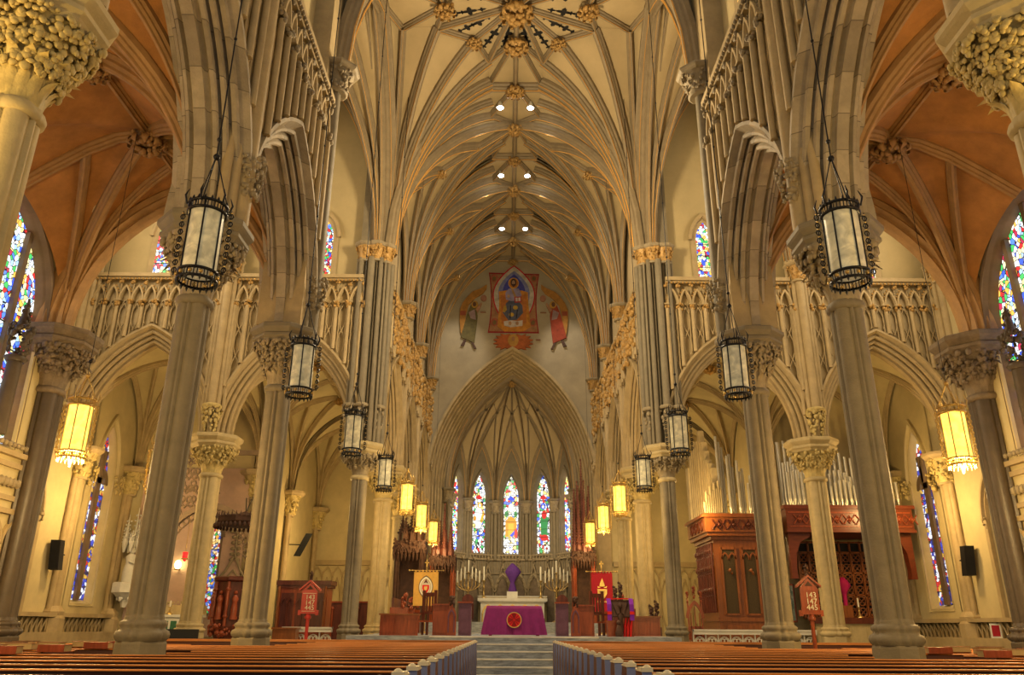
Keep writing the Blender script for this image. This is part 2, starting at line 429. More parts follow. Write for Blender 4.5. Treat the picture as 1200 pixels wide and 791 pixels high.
def shaft_cap(name, parent, x, y, z0, z1, r0, r1, m1, m2, seed=1, n=60, fs=.07):
    c = MB(); rf = lambda z: r0+(r1-r0)*((z-z0)/(z1-z0))**1.5
    h = z1-z0
    c.lathe([(r0, z0), (rf(z0+h*.5)*.85, z0+h*.5), (r1*.85, z0+h*.8)], 12, (x, y, 0))
    foliage(c, n, (z0+.05, z0+h*.78), rf, fs, seed, c=(x, y, 0))
    c.lathe([(r1*.8, z0+h*.78), (r1, z0+h*.84), (r1*1.1, z0+h*.92), (r1*1.1, z1)], 8, (x, y, 0), mi=1, smooth=False, rot=PI/8)
    c.lathe([(r0*1.0, z0-.06), (r0*1.15, z0-.02), (r0*1.0, z0+.04)], 12, (x, y, 0), mi=1)
    return c.build(name, [m1, m2], parent)

# ================================================================ windows
WN = [0]
def lancet(M, a, h, zs, z0, lights, gm, fm, label, w0=0., depth=.35, mull=.09, tracery=True, parent=None, splay=.28, sm=None):
    """pointed window: splayed reveal, mullions, tracery and leaded panes; M(x,w,z), w0 wall face, glass at w0+depth"""
    WN[0] += 1
    root = thing('window_%d' % WN[0], label, 'window', kind='structure')
    A = Arch(a, h, zs)
    f = MB()
    cv = A.curve(0, 10)
    out = [(x*(1+splay/a), z+splay*.6*(z-zs > .01)) for x, z in cv]
    wi = w0+depth
    full_o = [(-a-splay, z0-splay)]+[(p, z) for p, z in out]+[(a+splay, z0-splay)]
    full_i = [(-a, z0)]+cv+[(a, z0)]
    f.grid([[M(x, w0-.02, z) for x, z in full_o], [M(x, w0+depth*.35, (z)) for x, z in [((p+q)/2, (r+t)/2) for (p, r), (q, t) in zip(full_o, full_i)]], [M(x, wi, z) for x, z in full_i]], 0, False)
    f.add([M(-a-splay, w0-.04, z0-splay), M(a+splay, w0-.04, z0-splay), M(a, wi, z0), M(-a, wi, z0)], [(0, 1, 2, 3)], 0)
    arch_mould(f, M, A, [(-splay-.1, w0), (-splay-.1, w0-.12), (-splay+.04, w0-.12), (-splay+.08, w0)], 10)
    f.build('window_frame', sm or fm, root)
    t = MB(); lw = 2*a/lights
    for i in range(1, lights):
        x = -a+lw*i
        t.box(x-mull/2, x+mull/2, wi-.12, wi+.02, z0, A.z(x) if not tracery else zs+.0*h, 0, M)
    if tracery and lights > 1:
        for i in range(lights):
            xc = -a+lw*(i+.5); B = Arch(lw/2, lw*.85, zs-lw*.35)
            arch_mould(t, lambda x, w, z: M(xc+x, w, z), B, [(-.02, wi), (-.02, wi-.12), (mull*.8, wi-.12), (mull*.8, wi)], 6)
        # intersecting bars in the head
        for i in range(1, lights):
            x = -a+lw*i
            for sg in (-1, 1):
                pts = []
                for j in range(9):
                    ph = j/8*1.2; R = A.R
                    xx = x+sg*(R-R*cos(ph)); zz = zs+R*sin(ph)
                    if abs(xx) < a and zz < A.z(xx): pts.append(M(xx, wi-.06, zz))
                if len(pts) > 1: t.tube(pts, mull*.5, 5)
    for k in range(int((zs-z0)/.55)):
        z = z0+.55*(k+1); t.box(-a, a, wi-.025, wi+.01, z-.015, z+.015, 1, M)
    t.build('tracery', [fm, M_lead], root)
    p = MB(); cc = A.curve(0, 10)
    p.ngon([M(-a, wi, z0)]+[M(x, wi, z) for x, z in cc]+[M(a, wi, z0)])
    p.build('pane', gm, root)
    return root

# ================================================================ vaults
def vault(name, label, corners, H, zs, ms, mr, ribw, ribd, k=1.45, gilt=None, root=None, mb=None, nt=12, nsub=4, wmul=None):
    """corners: list of ((cx,cy), path, rib_indices) - conoid from each corner to a level path at height H"""
    root = root or thing(name, label, 'ceiling', kind='structure')
    pf = prof_fn(k); sh = MB(); HH = H
    for (cx, cy), path, ribs in corners:
        path = [p if len(p) == 3 else (p[0], p[1], HH) for p in path]
        pts = []
        for i in range(len(path)-1):
            for j in range(nsub):
                t = j/nsub; pts.append(tuple(path[i][m]*(1-t)+path[i+1][m]*t for m in range(3)))
        pts.append(path[-1])
        g = []
        for i in range(nt+1):
            t = (i/nt)**1.3
            g.append([(cx+(x-cx)*t, cy+(y-cy)*t, zs+(h-zs)*pf(t)) for x, y, h in pts])
        sh.grid(g, 0, True)
        for q in ribs:
            q, ww = q
            x, y, h = q if len(q) == 3 else (q[0], q[1], HH)
            L = [(cx+(x-cx)*t, cy+(y-cy)*t, zs+(h-zs)*pf(t)) for t in [(i/nt)**1.3 for i in range(nt+1)]]
            r = MB(); rib(r, L, ribw*ww, ribd*(.8+.2*ww), 0, 1 if gilt else None); r.build('rib', [mr]+([gilt] if gilt else []), root)
    sh.build('vault_shell', ms, root)
    return root

def ridge(root, pts, w, d, mr, gilt=None, name='ridge_rib'):
    r = MB(); rib(r, pts, w, d, 0, 1 if gilt else None); r.build(name, [mr]+([gilt] if gilt else []), root)

def boss(root, x, y, z, r, seed=1, m=M_boss):
    b = MB(); rnd = random.Random(seed)
    b.blob((x, y, z), r*.6, (1, 1, .7))
    for i in range(64):
        a = 2*PI*rnd.random(); q = rnd.random()
        b.blob((x+r*.8*q**.5*cos(a), y+r*.8*q**.5*sin(a), z-r*.75*(1-q)+rnd.uniform(-.1, .1)*r), r*rnd.uniform(.10, .2), lat=4, lon=6)
    for i in range(10):
        a = 2*PI*i/10; leaf(b, (x+r*.5*cos(a), y+r*.5*sin(a), z-r*.1), a, r*.9, r*.2, 1.5, tilt=.2)
    b.build('boss', m, root)

# ---- nave aisles: bays between the outer wall and the arcade
for s, nm in ((-1, 'left'), (1, 'right')):
    cr = thing('ceiling_aisle_'+nm, 'rust brown ribbed vault over the %s aisle' % nm, 'ceiling', kind='structure')
    for bi, (y0, y1) in enumerate(((2.0, 7.65), (7.65, 13.3), (13.3, 18.95))):
        ym = (y0+y1)/2; xm = 9.0; cs = []
        for x0 in (6.1, 11.9):
            for yy in (y0, y1):
                X = s*x0; Xm = s*xm
                lo = 1.5 if x0 > 10 else 0
                path = [(X, ym, 12.75-lo), (X*.75+Xm*.25, ym, 12.75-lo*.64), ((X*.5+Xm*.5), ym, 12.75-lo*.3), (X*.25+Xm*.75, ym, 12.75-lo*.07), (Xm, ym, 12.75), (Xm, (yy+ym)/2, 12.75), (Xm, yy, 12.75)]
                cs.append(((X, yy), path, [(path[2], .75), (path[4], 1.), (path[5], .75)] if yy == y1 or bi == 0 else ([(path[4], .9)] if x0 < 10 else [])))
        vault('', '', cs, 12.75, HC-.1, M_brown, M_ribb, .15, .26, k=1.35, root=cr)
        ridge(cr, [(s*6.2, ym, 12.75), (s*9, ym, 12.75)], .13, .22, M_ribb); ridge(cr, [(s*9, ym, 12.75), (s*9.75, ym, 12.64), (s*10.45, ym, 12.3), (s*11.2, ym, 11.78), (s*11.9, ym, 11.25)], .13, .24, M_ribb)
        ridge(cr, [(s*9, y0, 12.75), (s*9, y1, 12.75)], .13, .22, M_ribb)
        boss(cr, s*9, ym, 12.5, .48, 5+bi, M_ribb)
        if bi: boss(cr, s*9, y0+.1, 12.45, .42, 15+bi, M_ribb)
    if s < 0:      # flaking plaster on the vault web
        pm = mat('flaked_plaster', (.62, .46, .24), .9, var=.35, scale=7); b = MB(); rn = random.Random(9)
        for (c0_, nn, cnt, sp) in (((-11.54, 16.42, 12.62), (0, -.34, -.94), 14, .45), ((-11.11, 17.87, 11.54), (0, -.78, -.63), 5, .12)):
            n_ = Vector(nn); e1 = Vector((1, 0, 0)); e2 = n_.cross(e1)
            for i in range(cnt):
                p = Vector(c0_)+e1*rn.uniform(-1.3, 1)*sp+e2*rn.uniform(-.6, .6)*sp+n_*.02; r = rn.uniform(.08, .2)*(1 if sp > .2 else .6)
                b.ngon([tuple(p+n_*.002*i+(e1*cos(2*PI*j/11)+e2*sin(2*PI*j/11))*r*rn.uniform(.6, 1.2)) for j in range(11)])
        b.build('flaked_patch', pm, cr)
    # transverse arches of the aisle
    tr = thing('trim_1' if s < 0 else 'trim_2', 'moulded cross arches spanning the %s aisle' % nm, 'arches', kind='structure')
    for yy in (7.65, 13.3, 18.95):
        A = Arch(3.0, 4.25, HC); b = MB(); hw = .5 if yy > 18 else .2
        pr = [(-.25, -hw), (-.02, -hw), (.06, -hw*.9), (.1, -hw*.95), (.18, -hw*.7), (.24, -hw*.75), (.30, -hw*.4), (.36, -hw*.42), (.4, -.05)]
        arch_mould(b, front(s*9, yy), A, pr+[(d, -w) for d, w in pr[::-1]], 16, 0, None)
        if yy > 18: spandrel(b, front(s*9, yy), A, -3, 3, 25.5, .45, d=-.2, mi=1); spandrel(b, front(s*9, yy), A, -3, 3, 13.2, -.45, d=-.2, mi=0)
        b.build('cross_arch', [M_ribb, M_wallp], tr)

# ---- nave arcade walls
for s, nm in ((-1, 'left'), (1, 'right')):
    wl = thing('wall_nave_'+nm, 'tall nave wall on the %s with arcade, blind gallery and clerestory' % nm, 'wall', kind='structure')
    for bi, (y0, y1) in enumerate(((2.0, 7.65), (7.65, 13.3), (13.3, 18.95))):
        ym = (y0+y1)/2; hb = (y1-y0)/2
        A = Arch(hb-.02, 4.25, HC); Mx = side(s, 6.05, ym)
        b = MB(); arch_mould(b, Mx, A, ARCHF, 18); b.build('arch_moulding', M_joint, wl)
        w = MB()
        spandrel(w, Mx, A, -hb, hb, HT, -.56, n=18); w.build('spandrel', M_arch, wl)
        v = MB(); spandrel(v, Mx, A, -hb, hb, 13.4, .56, n=18); v.build('aisle_spandrel', M_brown, wl)
        blind_arcade('blind_arcade', lambda x, w, z: Mx(x, w-.56, z), -hb+.5, hb-.5, 9, lambda x: max(A.z(x, -.17)+.02, 8.9), wl, M_arch, M_carve, seed=bi)
        cl = MB(); cl.box(-hb, hb, -.0, .15, HT, 25, 0, Mx)
        cl.box(-hb, hb, -.6, .1, HT-.05, HT+.05, 0, Mx); cl.build('clerestory', M_wallp, wl)
        lancet(lambda x, w, z: Mx(x, w, z), .85, 1.7, 20.5, 16.3, 2, M_glassA, M_arch, 'clerestory window of the %s nave wall, bay %s the crossing' % (nm, ['farthest from', 'second from', 'next to'][bi]), w0=-.02, depth=.01, splay=.2, mull=.12)
    # engaged wall shafts rising from the capitals
    for yy in YC:
        b = MB()
        last = yy > 18
        cluster(b, s*5.42, yy+(.15 if last else 0), HC+.02, 16.3, [(0, 0, .2), (s*.12, -.25, .13), (s*.12, .25, .13), (s*.2, -.45, .1), (s*.2, .45, .1)])
        b.build('wall_shaft', M_col if last else M_arch, wl)
        shaft_cap('shaft_capital', wl, s*5.4, yy+.15*last, 16.2, 17.0, .33, .62, M_carve, M_carve, n=90)
        # carved corbel stop of the hood mould
        q = MB(); foliage(q, 110, (9.2, 10.1), lambda z: .16+.12*(z-9.2), .055, 3, c=(s*5.3, yy, 0)); q.build('hood_corbel', M_carve, wl)
    # rear of the crossing pier
    if True:
        b = MB(); b.box(s*5.5, s*6.6, 18.4, 19.5, HC, 25, 0); b.build('pier_core', M_arch, wl)

# ---- outer aisle walls with the big windows
for s, nm in ((-1, 'left'), (1, 'right')):
    wl = thing('wall_aisle_'+nm, 'outer aisle wall on the %s with panelled dado' % nm, 'wall', kind='structure')
    for (y0, y1) in ((7.65, 13.3), (13.3, 18.95)):
        ym = (y0+y1)/2; Mx = side(s, 12.05, ym)
        b = MB(); A = Arch(2.36, 2.75, HC)
        spandrel(b, Mx, A, -2.85, 2.85, 13, 0); b.box(-2.85, -2.36, 0, .4, 5.3, HC, 0, Mx); b.box(2.36, 2.85, 0, .4, 5.3, HC, 0, Mx)
        b.box(-2.85, 2.85, 0, .4, 0, 5.3, 0, Mx); b.build('wall_face', M_wall, wl)
        d = MB()
        for z, t in ((5.2, .14), (4.95, .08), (4.2, .07), (3.9, .1)): d.box(-2.8, 2.8, -t, 0, z, z+.12, 0, Mx)
        for i in range(34): d.blob(Mx(-2.7+i*.163, -.1, 4.6), .1, (1, 1, 1.2), mi=1, lat=4, lon=5); d.blob(Mx(-2.7+i*.163, -.12, 5.45), .07, mi=1, lat=4, lon=5)
        for i in range(12):
            xx = -2.6+i*.47
            d.tube([Mx(xx, -.06, .6), Mx(xx, -.06, 3.2)], .05, 6)
            arch_mould(d, lambda x, w, z: Mx(xx+.235+x, w, z), Arch(.22, .5, 3.2), [(-.03, 0), (-.03, -.09), (.04, -.09), (.04, 0)], 5)
        d.build('dado_panelling', [M_arch, M_carve], wl)
        if y0 > 10 or True:
            lancet(Mx, 2.3, 2.7, HC, 5.5, 5, M_glassA, M_windowstone, 'large stained glass window of the %s aisle, %s' % (nm, 'beside the dark column' if y0 > 10 else 'nearest the camera'), w0=.0, depth=.25, splay=.12, mull=.15, sm=M_windowstone, tracery=False)
    b = MB(); yq = 17.35
    b.tube([(s*11.75, yq, 5.5), (s*11.75, yq, 7.3)], .16, 10); foliage(b, 60, (7.3, 8.1), lambda z: .17+.12*(z-7.3), .08, 4, c=(s*11.75, yq, 0))
    b.lathe([(.2, 7.2), (.26, 7.3), (.2, 7.35)], 8, (s*11.75, yq, 0)); b.lathe([(.16, 8.1), (.1, 8.3), (.02, 8.8)], 8, (s*11.75, yq, 0)); foliage(b, 20, (8.1, 8.7), lambda z: .16-.2*(z-8.1), .05, 6, c=(s*11.75, yq, 0)); b.build('window_shaft', M_dark, wl)

# ---- transept east wall
for s, nm in ((-1, 'left'), (1, 'right')):
    wl = thing('wall_transept_'+nm, 'east wall of the %s transept with two arches and a blind gallery' % nm, 'wall', kind='structure')
    for bi, xc in enumerate((9.05, 15.05)):
        hb = 3.0
        A = Arch(2.85, 4.45, HC); Mx = front(s*xc, 31)
        b = MB(); arch_mould(b, Mx, A, ARCHF, 18); b.build('arch_moulding', M_arch, wl)
        w = MB(); spandrel(w, Mx, A, -hb, hb, HT, -.56, n=18); spandrel(w, Mx, A, -hb, hb, HT, .56, n=18); w.build('spandrel', M_arch, wl)
        zl = lambda x: max(A.z(x, -.17)+.02, 9.6)
        blind_arcade('blind_arcade', lambda x, w, z: Mx(x, w-.56, z), -hb+.35, hb-.35, 10, zl, wl, M_arch, M_boss, seed=bi)
        c = MB(); c.box(-hb, hb, -.05, .3, HT, 25.5, 0, Mx); c.box(-hb, hb, -.62, .1, HT-.04, HT+.06, 0, Mx); c.build('clerestory', M_wallp, wl)
        xw = -.65*s if bi == 0 else .35*s
        lancet(front(s*xc+xw, 31), .36, .9, 17.6, 15.75, 1, M_glassA, M_arch, 'small clerestory window of the %s transept, %s' % (nm, 'by the crossing pier' if bi == 0 else 'behind the nave column'), w0=-.07, depth=.01, splay=.25, mull=.08)
    for xx in (12.05, 18.0):
        b = MB(); y = 30.2
        cluster(b, s*xx, y, 9.5, 16.3, [(0, -.08, .17), (-.22, .02, .11), (.22, .02, .11), (-.4, .12, .08), (.4, .12, .08)]); b.build('wall_shaft', M_arch, wl)
        q = MB(); foliage(q, 90, (8.55, 9.65), lambda z: .14+.22*(z-8.55)**.7, .085, 8, c=(s*xx, y+.1, 0)); q.lathe([(.32, 9.6), (.4, 9.68), (.32, 9.75)], 8, (s*xx, y, 0)); q.build('carved_corbel', M_carvew, wl)
        shaft_cap('shaft_capital', wl, s*xx, y, 15.3, 16.1, .3, .5, M_boss, M_arch)
    # end wall of the transept and chapel side wall (x = 18)
    we = thing('wall_transept_end_'+nm, 'plain ochre end wall of the %s transept with a blind arch' % nm, 'wall', kind='structure')
    b = MB(); b.box(s*18.05, s*18.4, 19.3, 33.15, 0, 26, 0); b.build('wall_face', M_wall, we)
    Mx = side(s, 18.05, 29.3); b = MB()
    arch_mould(b, Mx, Arch(.95, 1.9, 5.4), [(-.05, 0), (-.05, -.18), (.08, -.2), (.12, -.1), (.2, -.12), (.24, 0)], 10)
    b.box(-.95, -.75, -.15, 0, 1.6, 5.4, 0, Mx); b.box(.75, .95, -.15, 0, 1.6, 5.4, 0, Mx); foliage(b, 14, (5.1, 5.5), lambda z: .1, .07, 3, c=Mx(.9, -.1, 0)); foliage(b, 14, (5.1, 5.5), lambda z: .1, .07, 3, c=Mx(-.9, -.1, 0)); b.build('blind_arch', M_arch, we)
    b = MB(); b.box(s*17.6, s*18.05, 24, 37, 1.75, 1.9); b.box(s*17.45, s*18.05, 24, 37, .0, 1.2); b.build('ledge', M_arch, we)
    b = MB()
    for i in range(40):
        y = 24.2+i*.32; b.tube([(s*17.85, y, 1.2), (s*17.78, y+.16, 1.7), (s*17.85, y+.32, 1.2)], .05, 5)
    b.build('pierced_dado', M_arch, we)
    # chapel bay
    wc = thing('wall_chapel_'+nm, 'ochre wall of the side chapel beyond the %s transept' % nm, 'wall', kind='structure')
    b = MB(); Mx = side(s, 18.05, 34.6)
    A = Arch(.9, 2.3, 7.6)
    spandrel(b, Mx, A, -1.5, 2.7, 14, 0); b.box(-1.5, -.9, 0, .3, 2.3, 7.6, 0, Mx); b.box(.9, 2.7, 0, .3, 2.3, 7.6, 0, Mx); b.box(-1.5, 2.7, 0, .3, 0, 2.3, 0, Mx)
    b.box(s*11.9, s*18.3, 37.2, 37.5, 0, 14); b.build('wall_face', M_wall, wc)
    lancet(Mx, .75, 2.3, 7.6, 2.45, 2, M_glassT, M_windowstone, 'narrow two-light stained window with brown bars in the %s chapel' % nm, w0=0, depth=.32, splay=.25, mull=.34, sm=M_wall)
    for yy in (32.3, 36.8):
        q = MB(); x = s*17.95; q.tube([(x, yy, 1.8), (x, yy, 7.2)], .2, 10); q.tube([(x, yy-.25, 1.8), (x, yy-.25, 7.2)], .12, 8); q.tube([(x, yy+.25, 1.8), (x, yy+.25, 7.2)], .12, 8)
        q.lathe([(.5, 1.0), (.5, 1.7), (.42, 1.8), (.45, 1.95), (.3, 2.15)], 8, (x, yy, 0), rot=PI/8, smooth=False); q.build('respond_shaft', M_arch, wc)
        shaft_cap('respond_capital', wc, x, yy, 7.15, 8.4, .32, .72, M_carvew, M_arch, n=90, fs=.08)
    for yy in (33.2, 35.6):
        q = MB(); foliage(q, 24, (7.0, 7.8), lambda z: .1+.15*(z-7), .08, 3, c=(s*17.85, yy, 0)); q.build('carved_corbel', M_carvew, wc)
    # chapel and choir aisle vaults
    cv = thing('ceiling_chapel_'+nm, 'ochre ribbed vaults over the chapel and choir aisle on the %s' % nm, 'ceiling', kind='structure')
    for (xa, xb, ya, yb) in ((6.1, 12, 31.4, 37.1), (12, 17.9, 31.4, 37.1), (6.1, 12.2, 37.1, 43.3), (6.1, 12.2, 43.3, 49.8)):
        xm, ym = (xa+xb)/2, (ya+yb)/2; cs = []
        for x0 in (xa, xb):
            for y0 in (ya, yb):
                X, Xm = s*x0, s*xm
                path = [(X, ym), ((X+Xm)/2, ym), (Xm, ym), (Xm, (y0+ym)/2), (Xm, y0)]
                cs.append(((X, y0), path, [(path[0], .9), (path[1], .8), (path[2], 1.), (path[4], 1.1)]))
        vault('', '', cs, 13.0, HC-.1, M_wall, M_arch, .13, .22, k=1.35, root=cv, nsub=3)
        ridge(cv, [(s*xa, ym, 13), (s*xm, ym, 13), (s*xb, ym, 13)], .12, .2, M_arch); ridge(cv, [(s*xm, ya, 13), (s*xm, yb, 13)], .12, .2, M_arch)
        boss(cv, s*xm, ym, 12.8, .4, 9, M_boss)
    # choir aisle outer wall and its responds
    wa = thing('wall_choir_aisle_'+nm, 'ochre outer wall of the %s choir aisle with panelling' % nm, 'wall', kind='structure')
    b = MB(); b.box(s*12.3, s*12.6, 37.3, 50.2, 0, 14); b.box(s*6, s*12.6, 50.0, 50.3, 0, 14)
    b.build('wall_face', M_wall, wa)
    for yy in (37.4, 43.3, 49.7):
        q = MB(); x = s*12.2; q.tube([(x, yy, .8), (x, yy, 7.2)], .22, 10); q.tube([(x-s*.1, yy-.3, .8), (x-s*.1, yy-.3, 7.2)], .12, 8); q.build('respond_shaft', M_arch, wa)
        shaft_cap('respond_capital', wa, x, yy, 7.1, 8.4, .34, .75, M_carvew, M_arch, n=80, fs=.09)
    q = MB()
    for i in range(9):    # panelled blind tracery on the far walls
        x = s*(6.6+i*.62); q.tube([(x, 49.95, 1.2), (x, 49.95, 4.6)], .06, 6)
        arch_mould(q, front(x+s*.31, 49.98), Arch(.29, .6, 4.3), [(-.04, 0), (-.04, -.12), (.05, -.12), (.05, 0)], 5)
        for sg in (-1, 1): q.tube([(x+s*.31+sg*.27*sin(j/6*PI), 49.93, 1.3+j*.5) for j in range(7)], .04, 5)
    q.box(s*6.3, s*12.2, 49.8, 50, 5.0, 5.3); q.box(s*6.3, s*12.2, 49.85, 50, 1.0, 1.2)
    q.build('blind_tracery', M_arch, wa)

# ---- crossing piers (upper shafts) and choir walls
for s, nm in ((-1, 'left'), (1, 'right')):
    wp = thing('wall_crossing_pier_'+nm, 'tall bundle of grey shafts above the %s crossing pier' % nm, 'pier', kind='structure')
    b = MB(); b.box(s*5.55, s*6.7, 30.5, 31.5, 8.3, 25.5); b.build('pier_core', M_col, wp)
    b = MB()
    SH = [(-.62, -.62, .07), (-.46, -.74, .11), (-.27, -.64, .06), (-.02, -.78, .15), (.2, -.64, .06), (.38, -.74, .10), (.55, -.62, .06), (.66, -.42, .10), (.62, -.22, .06), (.74, 0, .13), (.62, .2, .06)]
    cluster(b, s*6.1, 31, 9.6, 16.3, [(-s*x, y, r) for x, y, r in SH], 8); b.build('shafts', M_col, wp)
    b = MB(); cluster(b, s*6.1, 31, 8.3, 9.6, [(-s*x, y, r*1.1) for x, y, r in SH if x > .3 or abs(x) < .1], 8); b.build('lower_shafts', M_col, wp)
    q = MB()
    for x, y in ((-.5, -.65), (.62, -.35), (0, -.72)):
        foliage(q, 40, (8.5, 9.75), lambda z: .08+.16*(z-8.5), .08, 7, c=(s*6.1-s*x, 31+y, 0)); q.lathe([(.26, 9.7), (.32, 9.78), (.24, 9.85)], 8, (s*6.1-s*x, 31+y, 0))
    q.build('carved_corbel', M_carve, wp)
    for x, y in ((-.35, -.6), (.15, -.62), (.5, -.4)):
        shaft_cap('shaft_capital', wp, s*(6.1-x), 31+y, 16.2, 17.0, .26, .44, M_boss, M_carve, n=60, seed=int(10*x+50))
    wq = thing('wall_choir_'+nm, 'upper choir wall on the %s with carved gilt cresting' % nm, 'wall', kind='structure')
    YB = [31.0, 37.1, 43.3, 49.8]
    for bi in range(3):
        y0, y1 = YB[bi], YB[bi+1]; ym = (y0+y1)/2; hb = (y1-y0)/2
        A = Arch(hb-.1, 4.6, HC-.2); Mx = side(s, 6.05, ym)
        b = MB(); arch_mould(b, Mx, A, ARCHF, 16); b.build('arch_moulding', M_arch, wq)
        w = MB(); spandrel(w, Mx, A, -hb, hb, HT, -.56, n=16); spandrel(w, Mx, A, -hb, hb, 13.6, .56, n=16); w.build('spandrel', M_arch, wq)
        blind_arcade('carved_cresting', lambda x, w, z: Mx(x, w-.56, z), -hb+.4, hb-.4, 9, lambda x: max(A.z(x, -.17)+.3, 12.6), wq, M_arch, M_boss, seed=bi)
        fo = MB(); rq = random.Random(bi+7)
        for k in range(150):      # bunched carved leaves along the cresting
            x = rq.uniform(-hb+.45, hb-.45); z = rq.uniform(12.9, 15.25); fo.blob(Mx(x, -.62-rq.uniform(.05, .3), z), rq.uniform(.07, .15), (1, 1, 1.2), lat=4, lon=6)
        fo.build('carved_leaves', M_boss, wq)
        c = MB(); c.box(-hb, hb, -.2, .15, HT, 25.5, 0, Mx); c.build('clerestory', M_tan, wq)
        if bi < 2 or True:
            b = MB(); cluster(b, s*5.4, y1-.05, HC, 14.6, [(0, 0, .18), (s*.1, -.25, .12), (s*.1, .25, .12), (s*.2, -.42, .08), (s*.2, .42, .08)]); b.build('wall_shaft', M_arch, wq)
            b = MB(); cluster(b, s*5.4, y1-.05, 14.6, 16.3, [(0, 0, .16), (s*.1, -.22, .1), (s*.1, .22, .1)]); b.build('wall_shaft', M_arch, wq)
            shaft_cap('shaft_capital', wq, s*5.42, y1-.05, 16.2, 17.0, .3, .52, M_boss, M_carve, n=70)

# ---- crossing vault
X0, YW, YE, YM = 5.6, 19.4, 31.1, 25.85
cx = thing('ceiling_crossing', 'tan star vault over the crossing with gilded ribs and pierced star', 'ceiling', kind='structure')
cs = []
def qpath(sx, east):
    P = [(5.6, 25.85), (4.97, 27.25), (3.44, 27.2), (1.86, 27.9), (1.25, 29.28), (1.28, 31.0)]
    if not east: P = [(x, 2*YM-y) for x, y in P]; P[-1] = (1.28, YW+.1)
    return [(sx*x, y) for x, y in P]
for sx in (-1, 1):
    for east in (1, 0):
        p = qpath(sx, east); cy = YE if east else YW
        extra = [((p[0][0]*.5+p[1][0]*.5, p[0][1]*.5+p[1][1]*.5), .8)]
        cs.append(((sx*X0, cy), p, [(p[0], 1.2), (p[1], 1), (p[2], 1), (p[3], 1), (p[4], 1), (p[5], 1)]))
vault('', '', cs, HR, HV, M_tan, M_rib, .19, .42, k=1.5, gilt=M_gilt, root=cx, nt=14)
MB().box(-5.6, 5.6, YW, YE, HR+.01, HR+.05).build('flat_web', M_tan, cx)
def lier(a, b, w=.12, d=.3): ridge(cx, [(a[0], a[1], HR), (b[0], b[1], HR)], w, d, M_rib, M_gilt, 'lierne_rib')
for sx in (-1, 1):
    for e in (1, -1):
        f = lambda p: (sx*p[0], YM+e*(p[1]-YM))
        ce, b2, bL, t1, t2, b3, V, V0, fl = [f(p) for p in ((0, YM), (0, 27.88), (1.86, 27.9), (1.25, 29.28), (3.44, 27.2), (3.0, YM), (4.97, 27.25), (5.6, YM), (1.28, 31.0))]
        for a, b in ((b2, t1), (t1, bL), (bL, t2), (t2, b3), (ce, t1), (ce, bL), (ce, t2), (b2, fl), (V0, V), (V, b3)): lier(a, b)
        # pierced dark tracery between the star ribs
        for tri in ((ce, b2, t1), (ce, t1, bL), (ce, bL, t2), (ce, t2, b3)):
            b = MB(); G = np.mean(np.array(tri), axis=0)
            for fac, rr in ((.0, .17), (.38, .14), (-.32, .09), (.62, .09), (.2, .08)):
                tip = np.array(tri[0]); far = (np.array(tri[1])+np.array(tri[2]))/2
                p = tip+(far-tip)*(.62+fac*.5); perp = np.array((-(far-tip)[1], (far-tip)[0])); perp = perp/np.linalg.norm(perp)
                dr = (far-tip)/np.linalg.norm(far-tip)
                pts = []
                for j in range(16):
                    a = 2*PI*j/16; q = rr*(1+.45*cos(4*a)); pts.append((p[0]+dr[0]*q*1.5*cos(a)+perp[0]*q*sin(a), p[1]+dr[1]*q*1.5*cos(a)+perp[1]*q*sin(a), HR-.015))
                b.ngon(pts)
            b.build('pierced_tracery', M_black, cx)
        boss(cx, bL[0], bL[1], HR-.25, .38, 3)
    boss(cx, sx*3.0, YM, HR-.3, .5, 4)
for y, r in ((YM, .75), (27.88, .58), (2*YM-27.88, .5)): boss(cx, 0, y, HR-.35, r, 5)
lier((0, YM), (0, 27.88)); lier((0, 27.88), (0, 31.0)); boss(cx, 0, 31.0, HR-.35, .5, 6)
# crossing arches (east, and towards the transepts)
tc = thing('trim_3', 'broad many-ribbed crossing arches framing the star vault', 'arches', kind='structure')
pf = prof_fn(1.5)
for off, w in ((0, .2), (-.5, .13)):
    for sx in (-1, 1):
        r = MB(); rib(r, [(sx*(X0-(X0-1.28)*t), 31.05+off, HV+(HR-HV)*pf(t)-.02-.15*abs(off)) for t in [(i/14)**1.3 for i in range(15)]], w, .42, 0, 1); r.build('arch_rib', [M_rib, M_gilt], tc)
        for e, cy in ((1, YE-.2), (-1, YW+.2)):
            r = MB(); rib(r, [(sx*(5.75-off), cy+(YM-cy)*t, HV+(HR-HV)*pf(t)-.12) for t in [(i/14)**1.3 for i in range(15)]], w, .42, 0, None); r.build('arch_rib', [M_rib], tc)
ridge(tc, [(-1.3, 31.05, HR), (1.3, 31.05, HR)], .2, .42, M_rib, M_gilt, 'arch_rib')

# ---- transept vaults
for s, nm in ((-1, 'left'), (1, 'right')):
    tv = thing('ceiling_transept_'+nm, 'tan ribbed vault of the %s transept' % nm, 'ceiling', kind='structure')
    for xa, xb in ((5.9, 12.0), (12.0, 18.0)):
        xm = (xa+xb)/2; cs = []
        for x0 in (xa, xb):
            for y0 in (19.5, 30.6):
                X, Xm = s*x0, s*xm
                path = [(X, YM-.8), ((X+Xm)/2, YM-.8), (Xm, YM-.8), (Xm, (y0+YM-.8)/2), (Xm, y0)]
                cs.append(((X, y0), path, [(q, .9) for q in path]))
        vault('', '', cs, HR, 16.2, M_tan, M_rib, .14, .3, k=1.5, gilt=M_gilt, root=tv, nsub=2)

